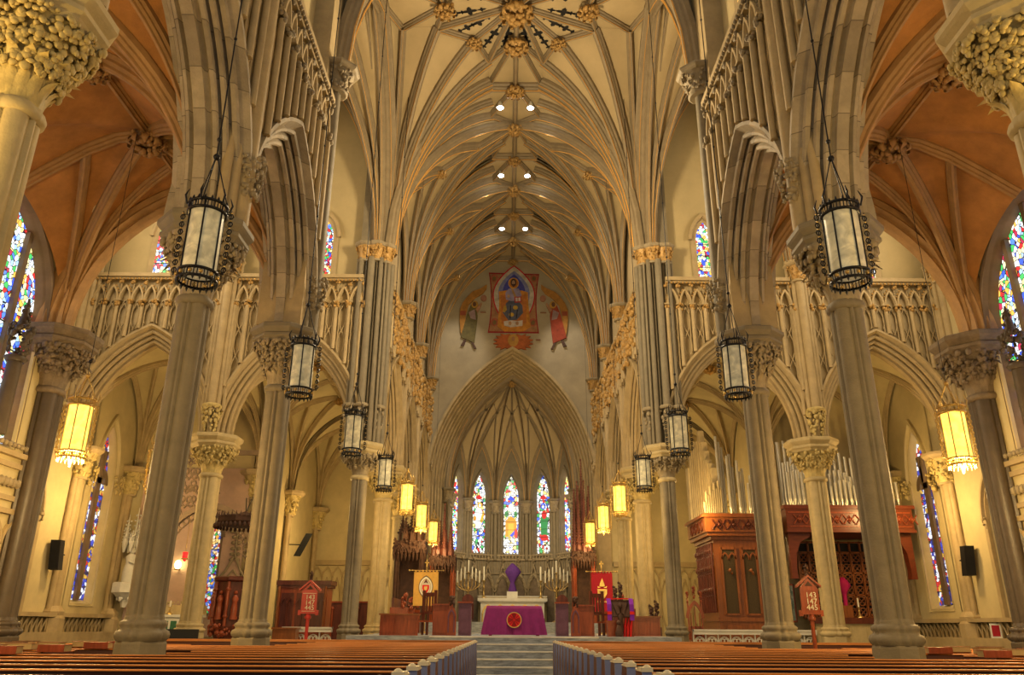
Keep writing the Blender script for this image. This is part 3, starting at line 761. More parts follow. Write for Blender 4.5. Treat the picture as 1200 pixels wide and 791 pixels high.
# ---- choir vault
cq = thing('ceiling_choir', 'long tan ribbed vault of the choir with gilt bosses along its ridge', 'ceiling', kind='structure')
tch = thing('trim_4', 'moulded cross arches of the choir vault', 'arches', kind='structure')
YB = [31.1, 37.1, 43.2, 49.8]
for bi in range(3):
    y0, y1 = YB[bi], YB[bi+1]; ym = (y0+y1)/2; cs = []; mb_ = 3.0
    for sx in (-1, 1):
        P = lambda u, v, c: (sx*(X0-X0*u), c+(ym-c)*v, (HR-4.3*(1-u)**1.1) if v == 1 else HR)
        pa = [P(0, 1, y0), P(.17, 1, y0), P(.33, 1, y0), P(.66, 1, y0), P(1, 1, y0), P(.78, .74, y0), P(.78, 0, y0)]
        cs.append(((sx*X0, y0), pa, [(pa[i], .9) for i in (0, 1, 2, 3, 4, 5)]+[((pa[5][0]*.5+pa[6][0]*.5, pa[5][1]*.5+pa[6][1]*.5, HR), .9), (pa[6], 1.1)] if 1 else []))
        pb = [P(0, 1, y1), P(.17, 1, y1), P(.33, 1, y1), P(.66, 1, y1), P(1, 1, y1), P(.78, 0, y1)]
        cs.append(((sx*X0, y1), pb, [(pb[i], .9) for i in (0, 1, 2, 3, 4, 5)]+[((pb[4][0]*.5+pb[5][0]*.5, pb[4][1]*.5+pb[5][1]*.5, HR), .9), (pb[5], 1.1)]))
        for a, b in ((P(1, 0, y0), P(.78, .74, y0)), (P(.78, .74, y0), P(1, 1, y0)), (P(1, 1, y1), P(.78, 0, y1)), (P(.03, 1, y0), P(.33, 1, y0)), (P(.33, 1, y0), P(1, 1, y0))):
            ridge(cq, [a, b], .13, .3, M_rib, M_gilt, 'lierne_rib')
        q = P(.33, 1, y0); boss(cq, q[0], q[1], q[2]-.25, .36, 8)
    vault('', '', cs, HR, HV, M_tan, M_rib, .17, .38, k=1.5, gilt=M_gilt, root=cq, nt=14)
    MB().box(-5.5, 5.5, y0, y1, HR+.01, HR+.05).build('flat_web', M_tan, cq)
    ridge(cq, [(0, y0, HR), (0, y1, HR)], .13, .28, M_rib, M_gilt)
    boss(cq, 0, ym, HR-.32, .5, 9+bi); boss(cq, 0, y1-.05, HR-.32, .42, 19+bi)
    for sx in (-1, 1):
        for off, w in ((.1, .16),):
            r = MB(); rib(r, [(sx*(X0-(X0-1.23)*t), y1+off-.1, HV+(HR-HV)*pf(t)-.0) for t in [(i/14)**1.3 for i in range(15)]], w, .40, 0, 1); r.build('arch_rib', [M_rib, M_gilt], tch)
    ridge(tch, [(-1.25, y1-.1, HR), (1.25, y1-.1, HR)], .2, .36, M_rib, M_gilt, 'arch_rib')

# ---- chancel wall with the great arch, apse behind
wch = thing('wall_chancel', 'pale chancel wall above a deeply moulded pointed arch', 'wall', kind='structure')
AC = Arch(5.3, 9.1, 9.9); Mx = front(0, 49.8)
b = MB(); spandrel(b, Mx, AC, -6.2, 6.2, 26.2, 0, d=0, n=20); b.build('wall_face', mat('grey_buff_plaster', (.41, .325, .195), .8, var=.14, scale=.7), wch)
cp = [(-.22, 0), (-.22, -.22), (-.05, -.22), (0, -.05), (.02, .0)]
for k in range(6):
    d, w = .16*k, .30*k
    cp += [(d+.02, w), (d+.05, w-.07), (d+.10, w-.08), (d+.13, w-.02), (d+.14, w+.1), (d+.16, w+.3)]
b = MB(); arch_mould(b, Mx, AC, cp, 24); b.build('arch_moulding', M_arch, wch)
b = MB()
for s in (-1, 1):
    for k in range(6):
        b.tube([(s*(5.3-.07-.16*k), 49.8+.30*k+.02, 0), (s*(5.3-.07-.16*k), 49.8+.3*k+.02, 9.9)], .1, 8)
        b.box(min(s*(5.3-.16*k), s*6.2), max(s*(5.3-.16*k), s*6.2), 49.8+.3*k, 50.1+.3*k, 0, 9.9)
    foliage(b, 30, (10.6, 11.5), lambda z: .25, .1, 5, c=(s*5.35, 49.6, 0))
b.build('arch_shafts', M_arch, wch)

wap = thing('wall_apse', 'polygonal grey apse wall with carved arcading below the lancets', 'wall', kind='structure')
ca = thing('ceiling_apse', 'apse vault with a net of slender ribs meeting at one boss', 'ceiling', kind='structure')
RA, YA = 4.3, 52.4
ang = [math.radians(a) for a in (-105, -75, -45, -15, 15, 45, 75, 105)]
Rv = RA/cos(math.radians(15))
vert = [(Rv*sin(a), YA+Rv*cos(a)) for a in ang]
BZ = 17.8; ZS = 9.9; ZW = 12.9
pb = prof_fn(1.35)
fig = 0
for i in range(7):
    (xa, ya), (xb, yb) = vert[i], vert[i+1]; L = math.hypot(xb-xa, yb-ya); hx, hy = (xb-xa)/L, (yb-ya)/L; nx, ny = (xa+xb)/2-0, (ya+yb)/2-YA
    q = math.hypot(nx, ny); nx, ny = nx/q, ny/q; mx, my = (xa+xb)/2, (ya+yb)/2
    Mf = (lambda mx, my, hx, hy, nx, ny: lambda x, w, z: (mx+hx*x+nx*w, my+hy*x+ny*w, z))(mx, my, hx, hy, nx, ny)
    b = MB(); has = 1 <= i <= 5
    if has:
        Aw = Arch(.56, 1.7, 10.2)
        spandrel(b, Mf, Aw, -L/2, L/2, 14.4, 0, d=-.12)
        b.box(-L/2, -.66, 0, .1, 6.2, 10.2, 0, Mf); b.box(.66, L/2, 0, .1, 6.2, 10.2, 0, Mf); b.box(-L/2, L/2, 0, .1, 0, 6.2, 0, Mf)
    else: b.box(-L/2, L/2, 0, .1, 0, 14.4, 0, Mf)
    b.build('wall_face', M_col, wap)
    if has:
        wnd = lancet(Mf, .52, 1.6, 10.2, 6.35, 1, M_glassP if i in (2, 3, 4) else M_glassD, M_windowstone, 'stained glass lancet in the apse, %s' % ['far left, partly behind a carved canopy', 'left of the central lancet, robed figure on white', 'central one with the golden doorway', 'right of the central lancet, figure in green and red', 'far right, partly behind a carved canopy'][i-1], w0=.02, depth=.3, splay=.15, sm=M_col); glass_bits(wnd, Mf, .32, i-1)
    # arcade of gables under the windows
    d = MB()
    for sx in (-.55, .55):
        Ag = Arch(.45, .9, 4.0)
        Mg = (lambda Mf, sx: lambda x, w, z: Mf(sx+x, w, z))(Mf, sx)
        arch_mould(d, Mg, Ag, [(-.1, 0), (-.1, -.22), (0, -.24), (.06, -.15), (.1, -.15), (.12, 0)], 7)
        d.tube([Mg(-.5, -.14, 3.7), Mg(0, -.2, 5.6)], .06, 6); d.tube([Mg(.5, -.14, 3.7), Mg(0, -.2, 5.6)], .06, 6)
        for k in range(6):
            for sg in (-1, 1): d.blob(Mg(sg*.5*(1-k/6), -.22, 3.8+1.8*k/6), .08, lat=4, lon=5)
        foliage(d, 10, (5.5, 6.0), lambda z: .08, .08, 3, c=Mg(0, -.2, 0))
        d.tube([Mg(-.48, -.12, 1.2), Mg(-.48, -.12, 4)], .07, 6); d.tube([Mg(.48, -.12, 1.2), Mg(.48, -.12, 4)], .07, 6)
        for k in range(5):
            d.tube([Mg(-.4+.2*k, -.05, 4.9), Mg(-.4+.2*k, -.05, 5.9)], .035, 5)
    for k in range(10): d.blob(Mf(-1.05+.235*k, -.12, 6.05), .09, (1, 1, 1.4), lat=4, lon=5); d.tube([Mf(-1.05+.235*k, -.05, 6.1), Mf(-1.05+.235*k, -.05, 6.4)], .05, 5)
    d.box(-L/2, L/2, -.18, 0, 5.85, 5.97, 0, Mf); d.box(-L/2, L/2, -.12, 0, 4.95, 5.02, 0, Mf); d.box(-L/2, L/2, -.2, 0, 6.15, 6.24, 0, Mf)
    d.build('gabled_arcading', M_carve, wap)
    nic = MB()
    for sx in (-.55, .55):
        cvv = [(-.38, 1.2)]+Arch(.38, .8, 3.9).curve(0, 6)+[(.38, 1.2)]
        nic.ngon([Mf(sx+x, -.012, z) for x, z in cvv])
    nic.build('niche_recess', M_carved, wap)
    # vault cell over this facet
    AW = Arch(L/2, ZW-ZS+1.3, ZS)
    n = 10
    sh = MB()
    for sg, (xv, yv) in ((-1, (xa, ya)), (1, (xb, yb))):
        W = [Mf(*((lambda p: (p[0], 0, p[1]))(AW.pt(0, t/n, sg)))) for t in range(n+1)]
        Rr = [(xv+(0-xv)*(t/n)**1.5, yv+(YA-yv)*(t/n)**1.5, ZS+(BZ-ZS)*pb((t/n)**1.5)) for t in range(n+1)]
        g = []
        for k in range(n+1):
            row = []
            for j in range(6):
                u = j/5; p = [W[k][m]*(1-u)+Rr[k][m]*u for m in range(3)]
                row.append(p)
            g.append(row)
        sh.grid(g, 0, True)
        r = MB(); rib(r, Rr, .09, .2, 0, 1); r.build('rib', [M_rib, M_gilt], ca)
        r = MB(); rib(r, W, .09, .22, 0, 1); r.build('wall_rib', [M_rib, M_gilt], ca)
        # secondary rib to a bifurcation
        top = AW.pt(0, 1, sg); R2 = [[(W[k][m]*(1-k/n*.5-.0)+Rr[k][m]*(k/n*.5)) for m in range(3)] for k in range(n+1)]
        r = MB(); rib(r, R2, .06, .15, 0, None); r.build('rib', [M_rib], ca)
        r = MB(); rib(r, [R2[-1], Rr[7]], .06, .15, 0, None); r.build('lierne_rib', [M_rib], ca)
        boss(ca, R2[-1][0]*.97, YA+(R2[-1][1]-YA)*.97, R2[-1][2]-.1, .14, 4, M_carve)
    sh.build('vault_shell', M_tan, ca)
    apx = Mf(0, 0, AW.zs+AW.h)
    r = MB(); rib(r, [apx, (0, YA, BZ)], .07, .16); r.build('ridge_rib', [M_rib], ca)
for x, y in vert:
    q = MB(); x2, y2 = x*.965, YA+(y-YA)*.965
    tx, ty = -(y-YA)/Rv, x/Rv
    for o, r in ((0, .15), (.26, .1), (-.26, .1), (.42, .06), (-.42, .06)):
        q.tube([(x2+tx*o, y2+ty*o, 5.9), (x2+tx*o, y2+ty*o, 9.2)], r, 8)
    q.build('apse_shaft', M_col, wap); shaft_cap('shaft_capital', wap, x2, y2, 9.1, 9.95, .3, .5, M_carve, M_col, n=40)
boss(ca, 0, YA, BZ-.25, .4, 3)
# barrel linking chancel arch and apse vault
sh = MB()
A5 = AC
sh.grid([[(x, 51.2, z) for x, z in A5.curve(.94, 16)], [(x, YA, z) for x, z in A5.curve(1.0, 16)]], 0, True)
sh.grid([[(x, YA, z) for x, z in A5.curve(1.0, 16)], [(x*.2, YA+.02, 9.9+(z-9.9)*.98) for x, z in A5.curve(1.3, 16)]], 0, True) if False else None; sh.build('vault_shell', M_tan, ca)
for yy in (51.7, 52.2):
    r = MB(); arch_mould(r, front(0, yy), A5, [(.95, -.12), (1.12, -.12), (1.2, -.04), (1.2, .04), (1.12, .12), (.95, .12)], 14); r.build('rib', [M_rib], ca)

# ================================================================ floors and steps
b = MB(); b.box(-19, 19, -4, 60, -.2, 0); struct('floor', 'dark stone nave floor beneath the pews', 'floor', b, M_floor)
b = MB(); b.box(-5.2, 5.2, 25.9, 31.2, .001, 1.2); b.box(-5.2, 5.2, 31.2, 50, .001, 1.22); b.box(-5.2, 5.2, 46, 57, 1.2, 1.75)
b.box(-18, -5.2, 31.6, 50, 0.001, .55); b.box(5.2, 18, 31.6, 50, .001, .55); struct('floor_chancel', 'raised chancel floor behind the marble steps', 'floor', b, M_marble)
st = thing('marble_steps', 'flight of pale-edged grey marble steps at the end of the centre aisle', 'steps', (0, 23.9, 0), kind='structure')
for k in range(6):
    t = MB(); t.box(-2.6, 2.6, .34*k, 2.0, .2*k+.001*(k == 0), .2*k+.165); t.box(-2.6, 2.6, .34*k-.03, 2.0, .2*k+.165, .2*k+.2, 1); t.build('step', [M_marble, M_nosing], st)
# ================================================================ furnishing materials
M_pew = mat('shaded_varnished_oak', (.09, .020, .007), .42, var=.35, scale=2.2, wood=(.6, 6, 6), spec=.5)  # shade of the gaps between rows is darkened into the pew wood
M_rail = mat('highlit_polished_rail', (.60, .21, .045), .42, var=.25, scale=2, wood=(.5, 6, 6), spec=.5)  # colour brightened to paint the highlight that rail tops catch
M_post = mat('blue_reflection_wood', (.19, .22, .42), .3, var=.2)  # blue daylight reflection on dark wood, painted in as base colour
M_cream = mat('cream_paint', (.72, .63, .46), .35, var=.1)
M_red = mat('red_mahogany', (.30, .06, .02), .3, var=.35, scale=2, wood=(5, 5, .7))
M_redd = mat('dark_mahogany', (.12, .028, .014), .35, var=.4, scale=2, wood=(5, 5, .7))
M_orange = mat('orange_oak', (.25, .075, .018), .32, var=.3, scale=2, wood=(5, 5, .7))
M_dkwood = mat('dark_carved_oak', (.075, .032, .017), .65, var=.4, scale=4)
M_iron = mat('black_iron', (.018, .017, .017), .35, metal=.4)
M_brass = mat('aged_brass', (.62, .42, .14), .3, metal=.8, var=.2)
M_gold = mat('gold_leaf', (.85, .58, .16), .3, metal=.6, var=.15)
M_white = mat('white_stone', (.78, .74, .62), .5, var=.1)
M_silver = mat('organ_pipe_metal', (.62, .58, .48), .3, metal=.6, var=.12)
M_pipew = mat('pale_pipe_wood', (.58, .46, .26), .45, var=.15)
M_purple = mat('purple_cloth', (.21, .012, .12), .8, var=.15, scale=6)
M_purpled = mat('deep_purple_veil', (.11, .03, .22), .8, var=.2, scale=6)
M_magenta = mat('magenta_veil', (.50, .01, .12), .75, var=.15, scale=6)
M_redc = mat('scarlet_cloth', (.72, .014, .012), .75, var=.12, scale=6)
M_crim = mat('crimson_banner_cloth', (.42, .01, .022), .8, var=.12, scale=6)
M_yel = mat('yellow_banner_cloth', (.72, .40, .08), .8, var=.12, scale=6)
M_ivory = mat('ivory_wax', (.85, .78, .58), .5, var=.05)
M_speaker = mat('black_cabinet', (.012, .012, .012), .5)
M_green = mat('green_marble', (.05, .16, .08), .3, var=.4)
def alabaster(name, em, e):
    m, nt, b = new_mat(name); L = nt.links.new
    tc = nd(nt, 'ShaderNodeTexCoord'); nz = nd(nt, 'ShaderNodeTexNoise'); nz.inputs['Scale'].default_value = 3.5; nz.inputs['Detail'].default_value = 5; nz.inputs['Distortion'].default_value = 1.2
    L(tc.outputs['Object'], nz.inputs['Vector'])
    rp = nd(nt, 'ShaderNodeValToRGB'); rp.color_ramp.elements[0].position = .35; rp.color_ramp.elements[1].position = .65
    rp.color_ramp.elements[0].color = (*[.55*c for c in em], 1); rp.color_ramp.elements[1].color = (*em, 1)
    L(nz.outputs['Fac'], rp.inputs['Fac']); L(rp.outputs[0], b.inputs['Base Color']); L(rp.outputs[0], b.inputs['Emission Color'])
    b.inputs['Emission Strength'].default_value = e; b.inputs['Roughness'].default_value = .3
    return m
M_alab = alabaster('glowing_cream_alabaster', (.80, .70, .42), .16)  # unlit lantern glass, given a faint glow for its creamy tone
M_lit = alabaster('lit_amber_glass', (1., .66, .10), 2.2)
M_bulb = emit('glowing_lamp', (1., .80, .35), 12)
M_flame = emit('spotlight_lens', (1., .96, .88), 30)
I3 = lambda x, y, z: (x, y, z)

def text_mesh(body, size, name, m, parent, loc, ext=.004):
    cu = bpy.data.curves.new(name, 'FONT'); cu.body = body; cu.size = size; cu.extrude = ext; cu.align_x = 'CENTER'; cu.align_y = 'CENTER'; cu.space_line = .95
    t = bpy.data.objects.new(name, cu); C.objects.link(t)
    dg = bpy.context.evaluated_depsgraph_get(); me = bpy.data.meshes.new_from_object(t.evaluated_get(dg)); bpy.data.objects.remove(t)
    me.materials.clear(); me.materials.append(m)
    o = bpy.data.objects.new(name, me); C.objects.link(o); o.parent = parent; o.location = loc; o.rotation_euler = (PI/2, 0, 0); return o

# ================================================================ pews
ROWS = [5.75+.95*i for i in range(18)]
def make_pew(L, sgn, label, group, ends=(1, 0), shelf=True):
    """bench seen from behind; x runs from the aisle end (0) to sgn*L"""
    t = thing('pew', label, 'pew', group=group)
    X = lambda a, b: (min(sgn*a, sgn*b), max(sgn*a, sgn*b))
    b = MB(); b.box(*X(.05, L), 0, .045, .12, 1.063)
    for i in range(int(L/.62)): b.box(*X(.12+i*.62, .62+i*.62), -.012, 0, .25, .88)
    b.build('backrest', M_pew, t)
    r = MB(); P = []
    for (y, z) in ((-.035, 1.062), (-.04, 1.07), (-.03, 1.08), (.04, 1.08), (.05, 1.07), (.045, 1.062)): P.append([(sgn*.03, y, z), (sgn*L, y, z)])
    r.grid(P+[P[0]], 0, False); r.build('top_rail', M_rail, t)
    s = MB(); s.box(*X(.05, L), .045, .48, .42, .46); s.build('seat', M_pew, t)
    if shelf:
        k = MB(); k.box(*X(.1, L-.05), -.17, -.012, .70, .725); k.box(*X(.1, L-.05), -.17, -.15, .725, .80); k.build('book_rack', M_pew, t)
    for which in (0, 1):
        if not ends[which]: continue
        x = 0 if which == 0 else L
        e = MB(); sh = [(-.09, 0), (-.09, 1.09), (.30, 1.09), (.36, 1.02), (.40, .88), (.46, .80), (.52, .70), (.52, .55), (.48, .48), (.52, .3), (.54, 0)]
        e.prism(sh, lambda p, w, z: (sgn*(x+w), p, z), -.04, .03, 0)
        eo = e.build('pew_end', M_pew, t)
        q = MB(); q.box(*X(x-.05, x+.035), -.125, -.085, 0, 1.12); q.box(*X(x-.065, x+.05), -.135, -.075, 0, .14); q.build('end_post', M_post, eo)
        c = MB(); c.box(*X(x-.06, x+.045), -.135, .08, 1.09, 1.125); c.box(*X(x-.045, x+.03), .08, .33, 1.085, 1.10); c.lathe([(.03, 1.12), (.034, 1.135), (.012, 1.15)], 8, (sgn*x, -.08, 0)); c.build('arm_cap', M_cream, eo)
    return t
ORD = ['front', 'second', 'third', 'fourth', 'fifth', 'sixth', 'seventh', 'eighth', 'ninth', 'tenth', 'eleventh', 'twelfth', 'thirteenth', 'fourteenth', 'fifteenth', 'sixteenth', 'seventeenth', 'eighteenth']
GP = 'pews on both sides of the centre aisle'; GA = 'pews in the side aisles'
for s, nm in ((-1, 'left'), (1, 'right')):
    protos = {}
    for i, y in enumerate(ROWS):
        near = min(abs(y+.2-c) for c in YC+[2.0]) < .85
        L = 4.15 if near or y > 19 else 10.3
        lab = 'oak pew, %s row from the marble steps, %s of the aisle' % (ORD[17-i], nm)
        if L not in protos:
            p = make_pew(L, s, lab, GP); p.location = (s*1.05, y, 0); protos[L] = p
        else: dup(protos[L], (s*1.05, y, 0), label=lab)
        if near and y < 18.5:
            lab = 'short oak pew in the %s side aisle, %s row from the steps' % (nm, ORD[17-i])
            if 'a' not in protos:
                p = make_pew(4.3, s, lab, GA, ends=(0, 0)); p.location = (s*7.0, y, 0); protos['a'] = p
            else: dup(protos['a'], (s*7.0, y, 0), label=lab)
# low panelled front before the first pews
for s, nm in ((-1, 'left'), (1, 'right')):
    t = thing('oak_screen', 'panelled oak screen in front of the foremost pews, %s of the marble steps' % nm, 'screen', (s*1.05, 22.9, 0))
    b = MB(); b.box(min(0, s*9.5), max(0, s*9.5), 0, .05, 0, 1.06); b.build('panel', M_pew, t)
    b = MB(); b.box(min(0, s*9.5), max(0, s*9.5), -.05, .14, 1.06, 1.12); b.build('book_ledge', M_rail, t)
# hymn books left on the pew tops
rnd = random.Random(5)
bk = {}; M_pages = mat('yellowed_pages', (.52, .36, .16), .7)
for s, nm in ((-1, 'left'), (1, 'right')):
    n = 0
    for i, y in enumerate(ROWS):
        if not 7.2 < y < 15.5: continue
        for k in range(5 if y > 8.5 else 2):
            x = s*rnd.uniform(6.8+(k*.9), 7.25+(k*.9)); n += 1
            if abs(y-13.3) < .8 and abs(x) < 7.2: continue
            key = k % 3
            col = ['red', 'tan', 'brown'][key]
            lab = '%s hymn book on a pew rail, %s aisle' % (col, nm)
            if key not in bk:
                t = thing('hymn_book', lab, 'book', group='hymn books left on the pew rails')
                b = MB(); b.box(-.2, .2, -.09, .09, .008, .092); b.build('pages', M_pages, t)
                c = MB(); c.box(-.21, .21, -.095, .1, 0, .008); c.box(-.21, .21, -.095, .1, .092, .1); c.box(-.21, .21, -.1, -.09, 0, .1) if k == 0 else None; c.build('cover', [M_red, M_orange, M_redd][key], t)
                bk[key] = t; t.location = (x, y+.02, 1.081); t.rotation_euler = (0, 0, rnd.uniform(-.15, .15))
            else: dup(bk[key], (x, y+.02, 1.081), rnd.uniform(-.15, .15), lab)
for o in [o for o in C.objects if o.name.startswith('hymn_book')]:
    o['label'] = o['label']+', %s row from the steps' % ORD[17-min(range(18), key=lambda i: abs(ROWS[i]+.02-o.location.y))]

# ================================================================ hanging lanterns
def make_lantern(name, label, group, rodtop, lit=False, rad=.25, H=1.0):
    """round glass lantern between pierced iron bands on three chains; origin at glass centre"""
    t = thing(name, label, 'lantern', group=group)
    g = MB(); g.lathe([(rad, -H/2), (rad, H/2)], 24); g.build('glass', M_lit if lit else M_alab, t)
    ir = M_brass if lit else M_iron
    b = MB()
    for j in range(6):
        a = 2*PI*j/6-PI/2+.22; b.tube([((rad+.012)*cos(a), (rad+.012)*sin(a), -H/2-.02), ((rad+.012)*cos(a), (rad+.012)*sin(a), H/2+.12)], .014, 6)
    b.build('glazing_bars', ir, t)
    for nm, z0, up in (('crown', H/2, 1), ('gallery', -H/2, -1)):
        c = MB()
        for z in (0, .13*up): c.lathe([(rad+.015, z0+z-.02), (rad+.05, z0+z-.015), (rad+.05, z0+z+.015), (rad+.015, z0+z+.02)], 24, cap=False)
        for j in range(36):
            a = 2*PI*j/36; x, y = (rad+.03)*cos(a), (rad+.03)*sin(a); c.tube([(x, y, z0), (x, y, z0+.15*up)], .009, 4)
        for j in range(18):
            a = 2*PI*j/18; x, y = (rad+.03)*cos(a), (rad+.03)*sin(a); c.lathe([(.022, 0), (.018, .03*up), (.002, .07*up)], 5, (x, y, z0+.14*up))
        if up > 0:
            for j in range(6):
                a = 2*PI*j/6+PI/6; x, y = (rad+.06)*cos(a), (rad+.06)*sin(a); c.tube([(x, y, z0+.1), (x*1.12, y*1.12, z0+.24), (x*.98, y*.98, z0+.36)], [.014, .018, .006], 5)
        else:
            for j in range(12):
                a = 2*PI*j/12; c.blob(((rad+.045)*cos(a), (rad+.045)*sin(a), z0-.07), .035, lat=4, lon=6, mi=1)
        c.build(nm, [ir, M_brass if not lit else M_gold], t)
    f = MB()
    for a in (0, PI, PI/2):        # scrolled side brackets strung with bosses
        x, y = (rad+.12)*cos(a), (rad+.12)*sin(a)
        f.tube([(x, y, -H/2-.02), (x, y, H/2+.05)], .01, 5)
        for z in (-H/2, H/2): f.tube([((rad)*cos(a), (rad)*sin(a), z), (x, y, z)], .01, 5)
        
        for k in range(8):
            z = -H/2+.06+k*(H-.1)/7; f.tube([(x+.035*cos(q*PI/3)*cos(a), y+.035*cos(q*PI/3)*sin(a), z+.045*sin(q*PI/3)) for q in range(7)], .011, 4, cap=False); f.blob((x, y, z+.06), .018, lat=4, lon=5, mi=1)
    f.build('side_bracket', [ir, M_brass], t)
    ch = MB(); zt = H/2+(1.0 if not lit else .62)
    for j in range(3):
        a = 2*PI*j/3+.4; p0, p1 = Vector(((rad+.03)*cos(a), (rad+.03)*sin(a), H/2+.14)), Vector((.02*cos(a), .02*sin(a), zt))
        ch.tube([p0, p1], .010 if not lit else .018, 5)
    ch.blob((0, 0, zt+.03), .055); ch.build('chain', ir, t)
    r = MB(); r.tube([(0, 0, zt), (0, 0, rodtop)], .013 if not lit else .007, 6)
    z = zt+.35; r.blob((0, 0, z), .04)
    while z < rodtop-2.2 and not lit: z += 2.0; r.blob((0, 0, z), .032, lat=4, lon=6)
    r.build('suspension_rod', M_iron, t)
    if not lit: return t
    p = MB(); p.lathe([(rad*.5, -H/2-.10), (rad*.25, -H/2-.18), (.02, -H/2-.3)], 12); p.build('pendant', ir, t)
    return t
GL = 'unlit cream lanterns hanging along the nave'
wh = ['largest and nearest', 'second', 'third', 'fourth and smallest']
for i, y in enumerate((10.6, 16.65, 22.85, 29.3)):
    for s, nm in ((-1, 'left'), (1, 'right')):
        t = make_lantern('hanging_lantern', 'unlit cream lantern in black iron, %s of four on the nave\'s %s' % (wh[i], nm), GL, 18.4 if i < 2 else [0, 0, 17.6, 17.3][i])
        t.location = (s*4.85+(.03 if s > 0 else 0), y, 6.87 if s < 0 else 6.93)
GY = 'lit amber lanterns'
for (x, y, z, lab, top) in ((-9, 15.6, 5.2, 'glowing amber lantern in the left aisle beside the dark brown column', 7.1), (9, 15.7, 5.2, 'glowing amber lantern in the right aisle beside the dark brown column', 7.1),
        (-9.05, 19.8, 5.2, 'glowing amber lantern peeping out left of the tall grey column', 8.0)):
    make_lantern('amber_lantern', lab, GY, top, True, .22, .95).location = (x, y, z)
for i, y in enumerate((32.6, 38.4, 44.8)):
    for s, nm in ((-1, 'left'), (1, 'right')):
        make_lantern('amber_lantern', 'glowing amber choir lantern, %s of three on the %s' % (['nearest', 'middle', 'farthest'][i], nm), GY, 15.5, True, .24, 1.05).location = (s*4.4, y, 6.47)

# ================================================================ choir vault spotlights
for y in (32.3, 38.5, 44.8):
    for s, nm in ((-1, 'left'), (1, 'right')):
        t = thing('spotlight', 'small white spotlight %s of the choir ridge, %s pair' % (nm, {32.3: 'nearest', 38.5: 'middle', 44.8: 'farthest'}[y]), 'spotlight', (s*.75, y, 25.7), group='choir vault spotlights')
        b = MB(); b.lathe([(.05, .3), (.12, .22), (.15, 0), (.16, -.1)], 14); b.build('housing', M_white, t)
        b = MB(); b.lathe([(.02, -.17), (.12, -.15), (.16, -.1)], 14); b.build('lens', M_flame, t)

# ================================================================ altars
t = thing('nave_altar', 'low wooden altar table at the head of the marble steps, hidden under purple cloth', 'altar', (.02, 27.9, 1.2))
b = MB(); b.box(-.9, .9, 0, .75, .88, .93); b.build('table_top', M_red, t)
for sx in (-1, 1):
    for yy in (.05, .68): q = MB(); q.box(sx*.8-.05, sx*.8+.05, yy-.04, yy+.04, 0, .88); q.build('leg', M_red, t)
t = thing('altar_cloth', 'purple altar cloth with a round red cross emblem, hanging to the floor', 'altar cloth', (.02, 27.9, 1.2))
P = []
for k in range(9):
    z = .95-.92*k/8; row = []
    for j in range(41):
        u = j/40*2-1; w = .92+.19*(k/8)**.9; fold = .03*(k/8)*sin(u*19)+.02*(k/8)*sin(u*41)
        row.append((u*w, -.05-.10*(k/8)-fold, z))
    P.append(row)
b = MB(); b.grid([[(p[0], .8, .95) for p in P[0]]]+P, 0, True)
for sx in (0, -1):
    b.grid([[(P[k][sx][0], P[k][sx][1], P[k][sx][2]) for k in range(9)], [(P[k][sx][0]*(1-.08*k/8), .8, P[k][sx][2]) for k in range(9)]], 0, True)
cl = b.build('drape', M_purple, t)
for nm, r0, r1, m, dy in (('emblem_rim', .25, .225, M_gold, -.185), ('emblem_disc', .225, 0, M_redc, -.18)):
    e = MB(); e.grid([[(r*cos(2*PI*j/32), dy, .5+r*sin(2*PI*j/32)) for j in range(33)] for r in ((r0, r1) if r1 else (r0, .001))], 0, False)
    e.build(nm, m, t)
e = MB()
for k in range(4):
    a = PI/2*k; pts = [(.03, -.012), (.03, .012), (.19, .085), (.205, 0), (.19, -.085)]
    e.ngon([(x*cos(a)-z*sin(a), -.188, .5+x*sin(a)+z*cos(a)) for x, z in pts])
    for da in (.785,):
        e.ngon([(x*cos(a+da)-z*sin(a+da), -.187, .5+x*sin(a+da)+z*cos(a+da)) for x, z in [(.04, -.008), (.04, .008), (.2, .012), (.2, -.012)]])
e.build('emblem_cross', mat('dark_red_embroidery', (.30, .006, .008), .8), t)
t = thing('high_altar', 'cream marble high altar with carved arcaded front in the apse', 'altar', (.12, 54.4, 1.75))
b = MB(); b.box(-2.1, 2.1, 0, 1.0, 0, 1.35); b.build('body', M_white, t)
b = MB(); b.box(-2.3, 2.3, -.15, 1.08, 1.35, 1.55); b.box(-2.22, 2.22, -.1, 1.05, 1.28, 1.35); b.build('mensa', M_white, t)
b = MB()
for k in range(5):
    Mf = front(-1.6+.8*k, -.02); arch_mould(b, Mf, Arch(.34, .5, .6), [(-.05, 0), (-.05, -.1), (.05, -.1), (.05, 0)], 6)
    b.tube([Mf(-.37, -.06, 0), Mf(-.37, -.06, .6)], .05, 6); b.tube([Mf(.37, -.06, 0), Mf(.37, -.06, .6)], .05, 6)
b.build('carved_front', M_gold, t)
t = thing('gradine', 'long pale stone step carrying the candles behind the high altar', 'altar shelf', (.12, 55.55, 1.75)); b = MB(); b.box(-2.3, 2.3, 0, .3, 0, 1.66); b.build('body', M_colw, t); b = MB(); b.box(-2.35, 2.35, -.03, .3, 1.66, 1.72); b.build('ledge', M_white, t)
t = thing('veiled_cross', 'standing cross shrouded in purple cloth on the high altar', 'cross', (.1, 54.9, 3.3))
b = MB(); b.box(-.36, .36, -.25, .25, 0, .42); b.build('plinth', M_white, t)
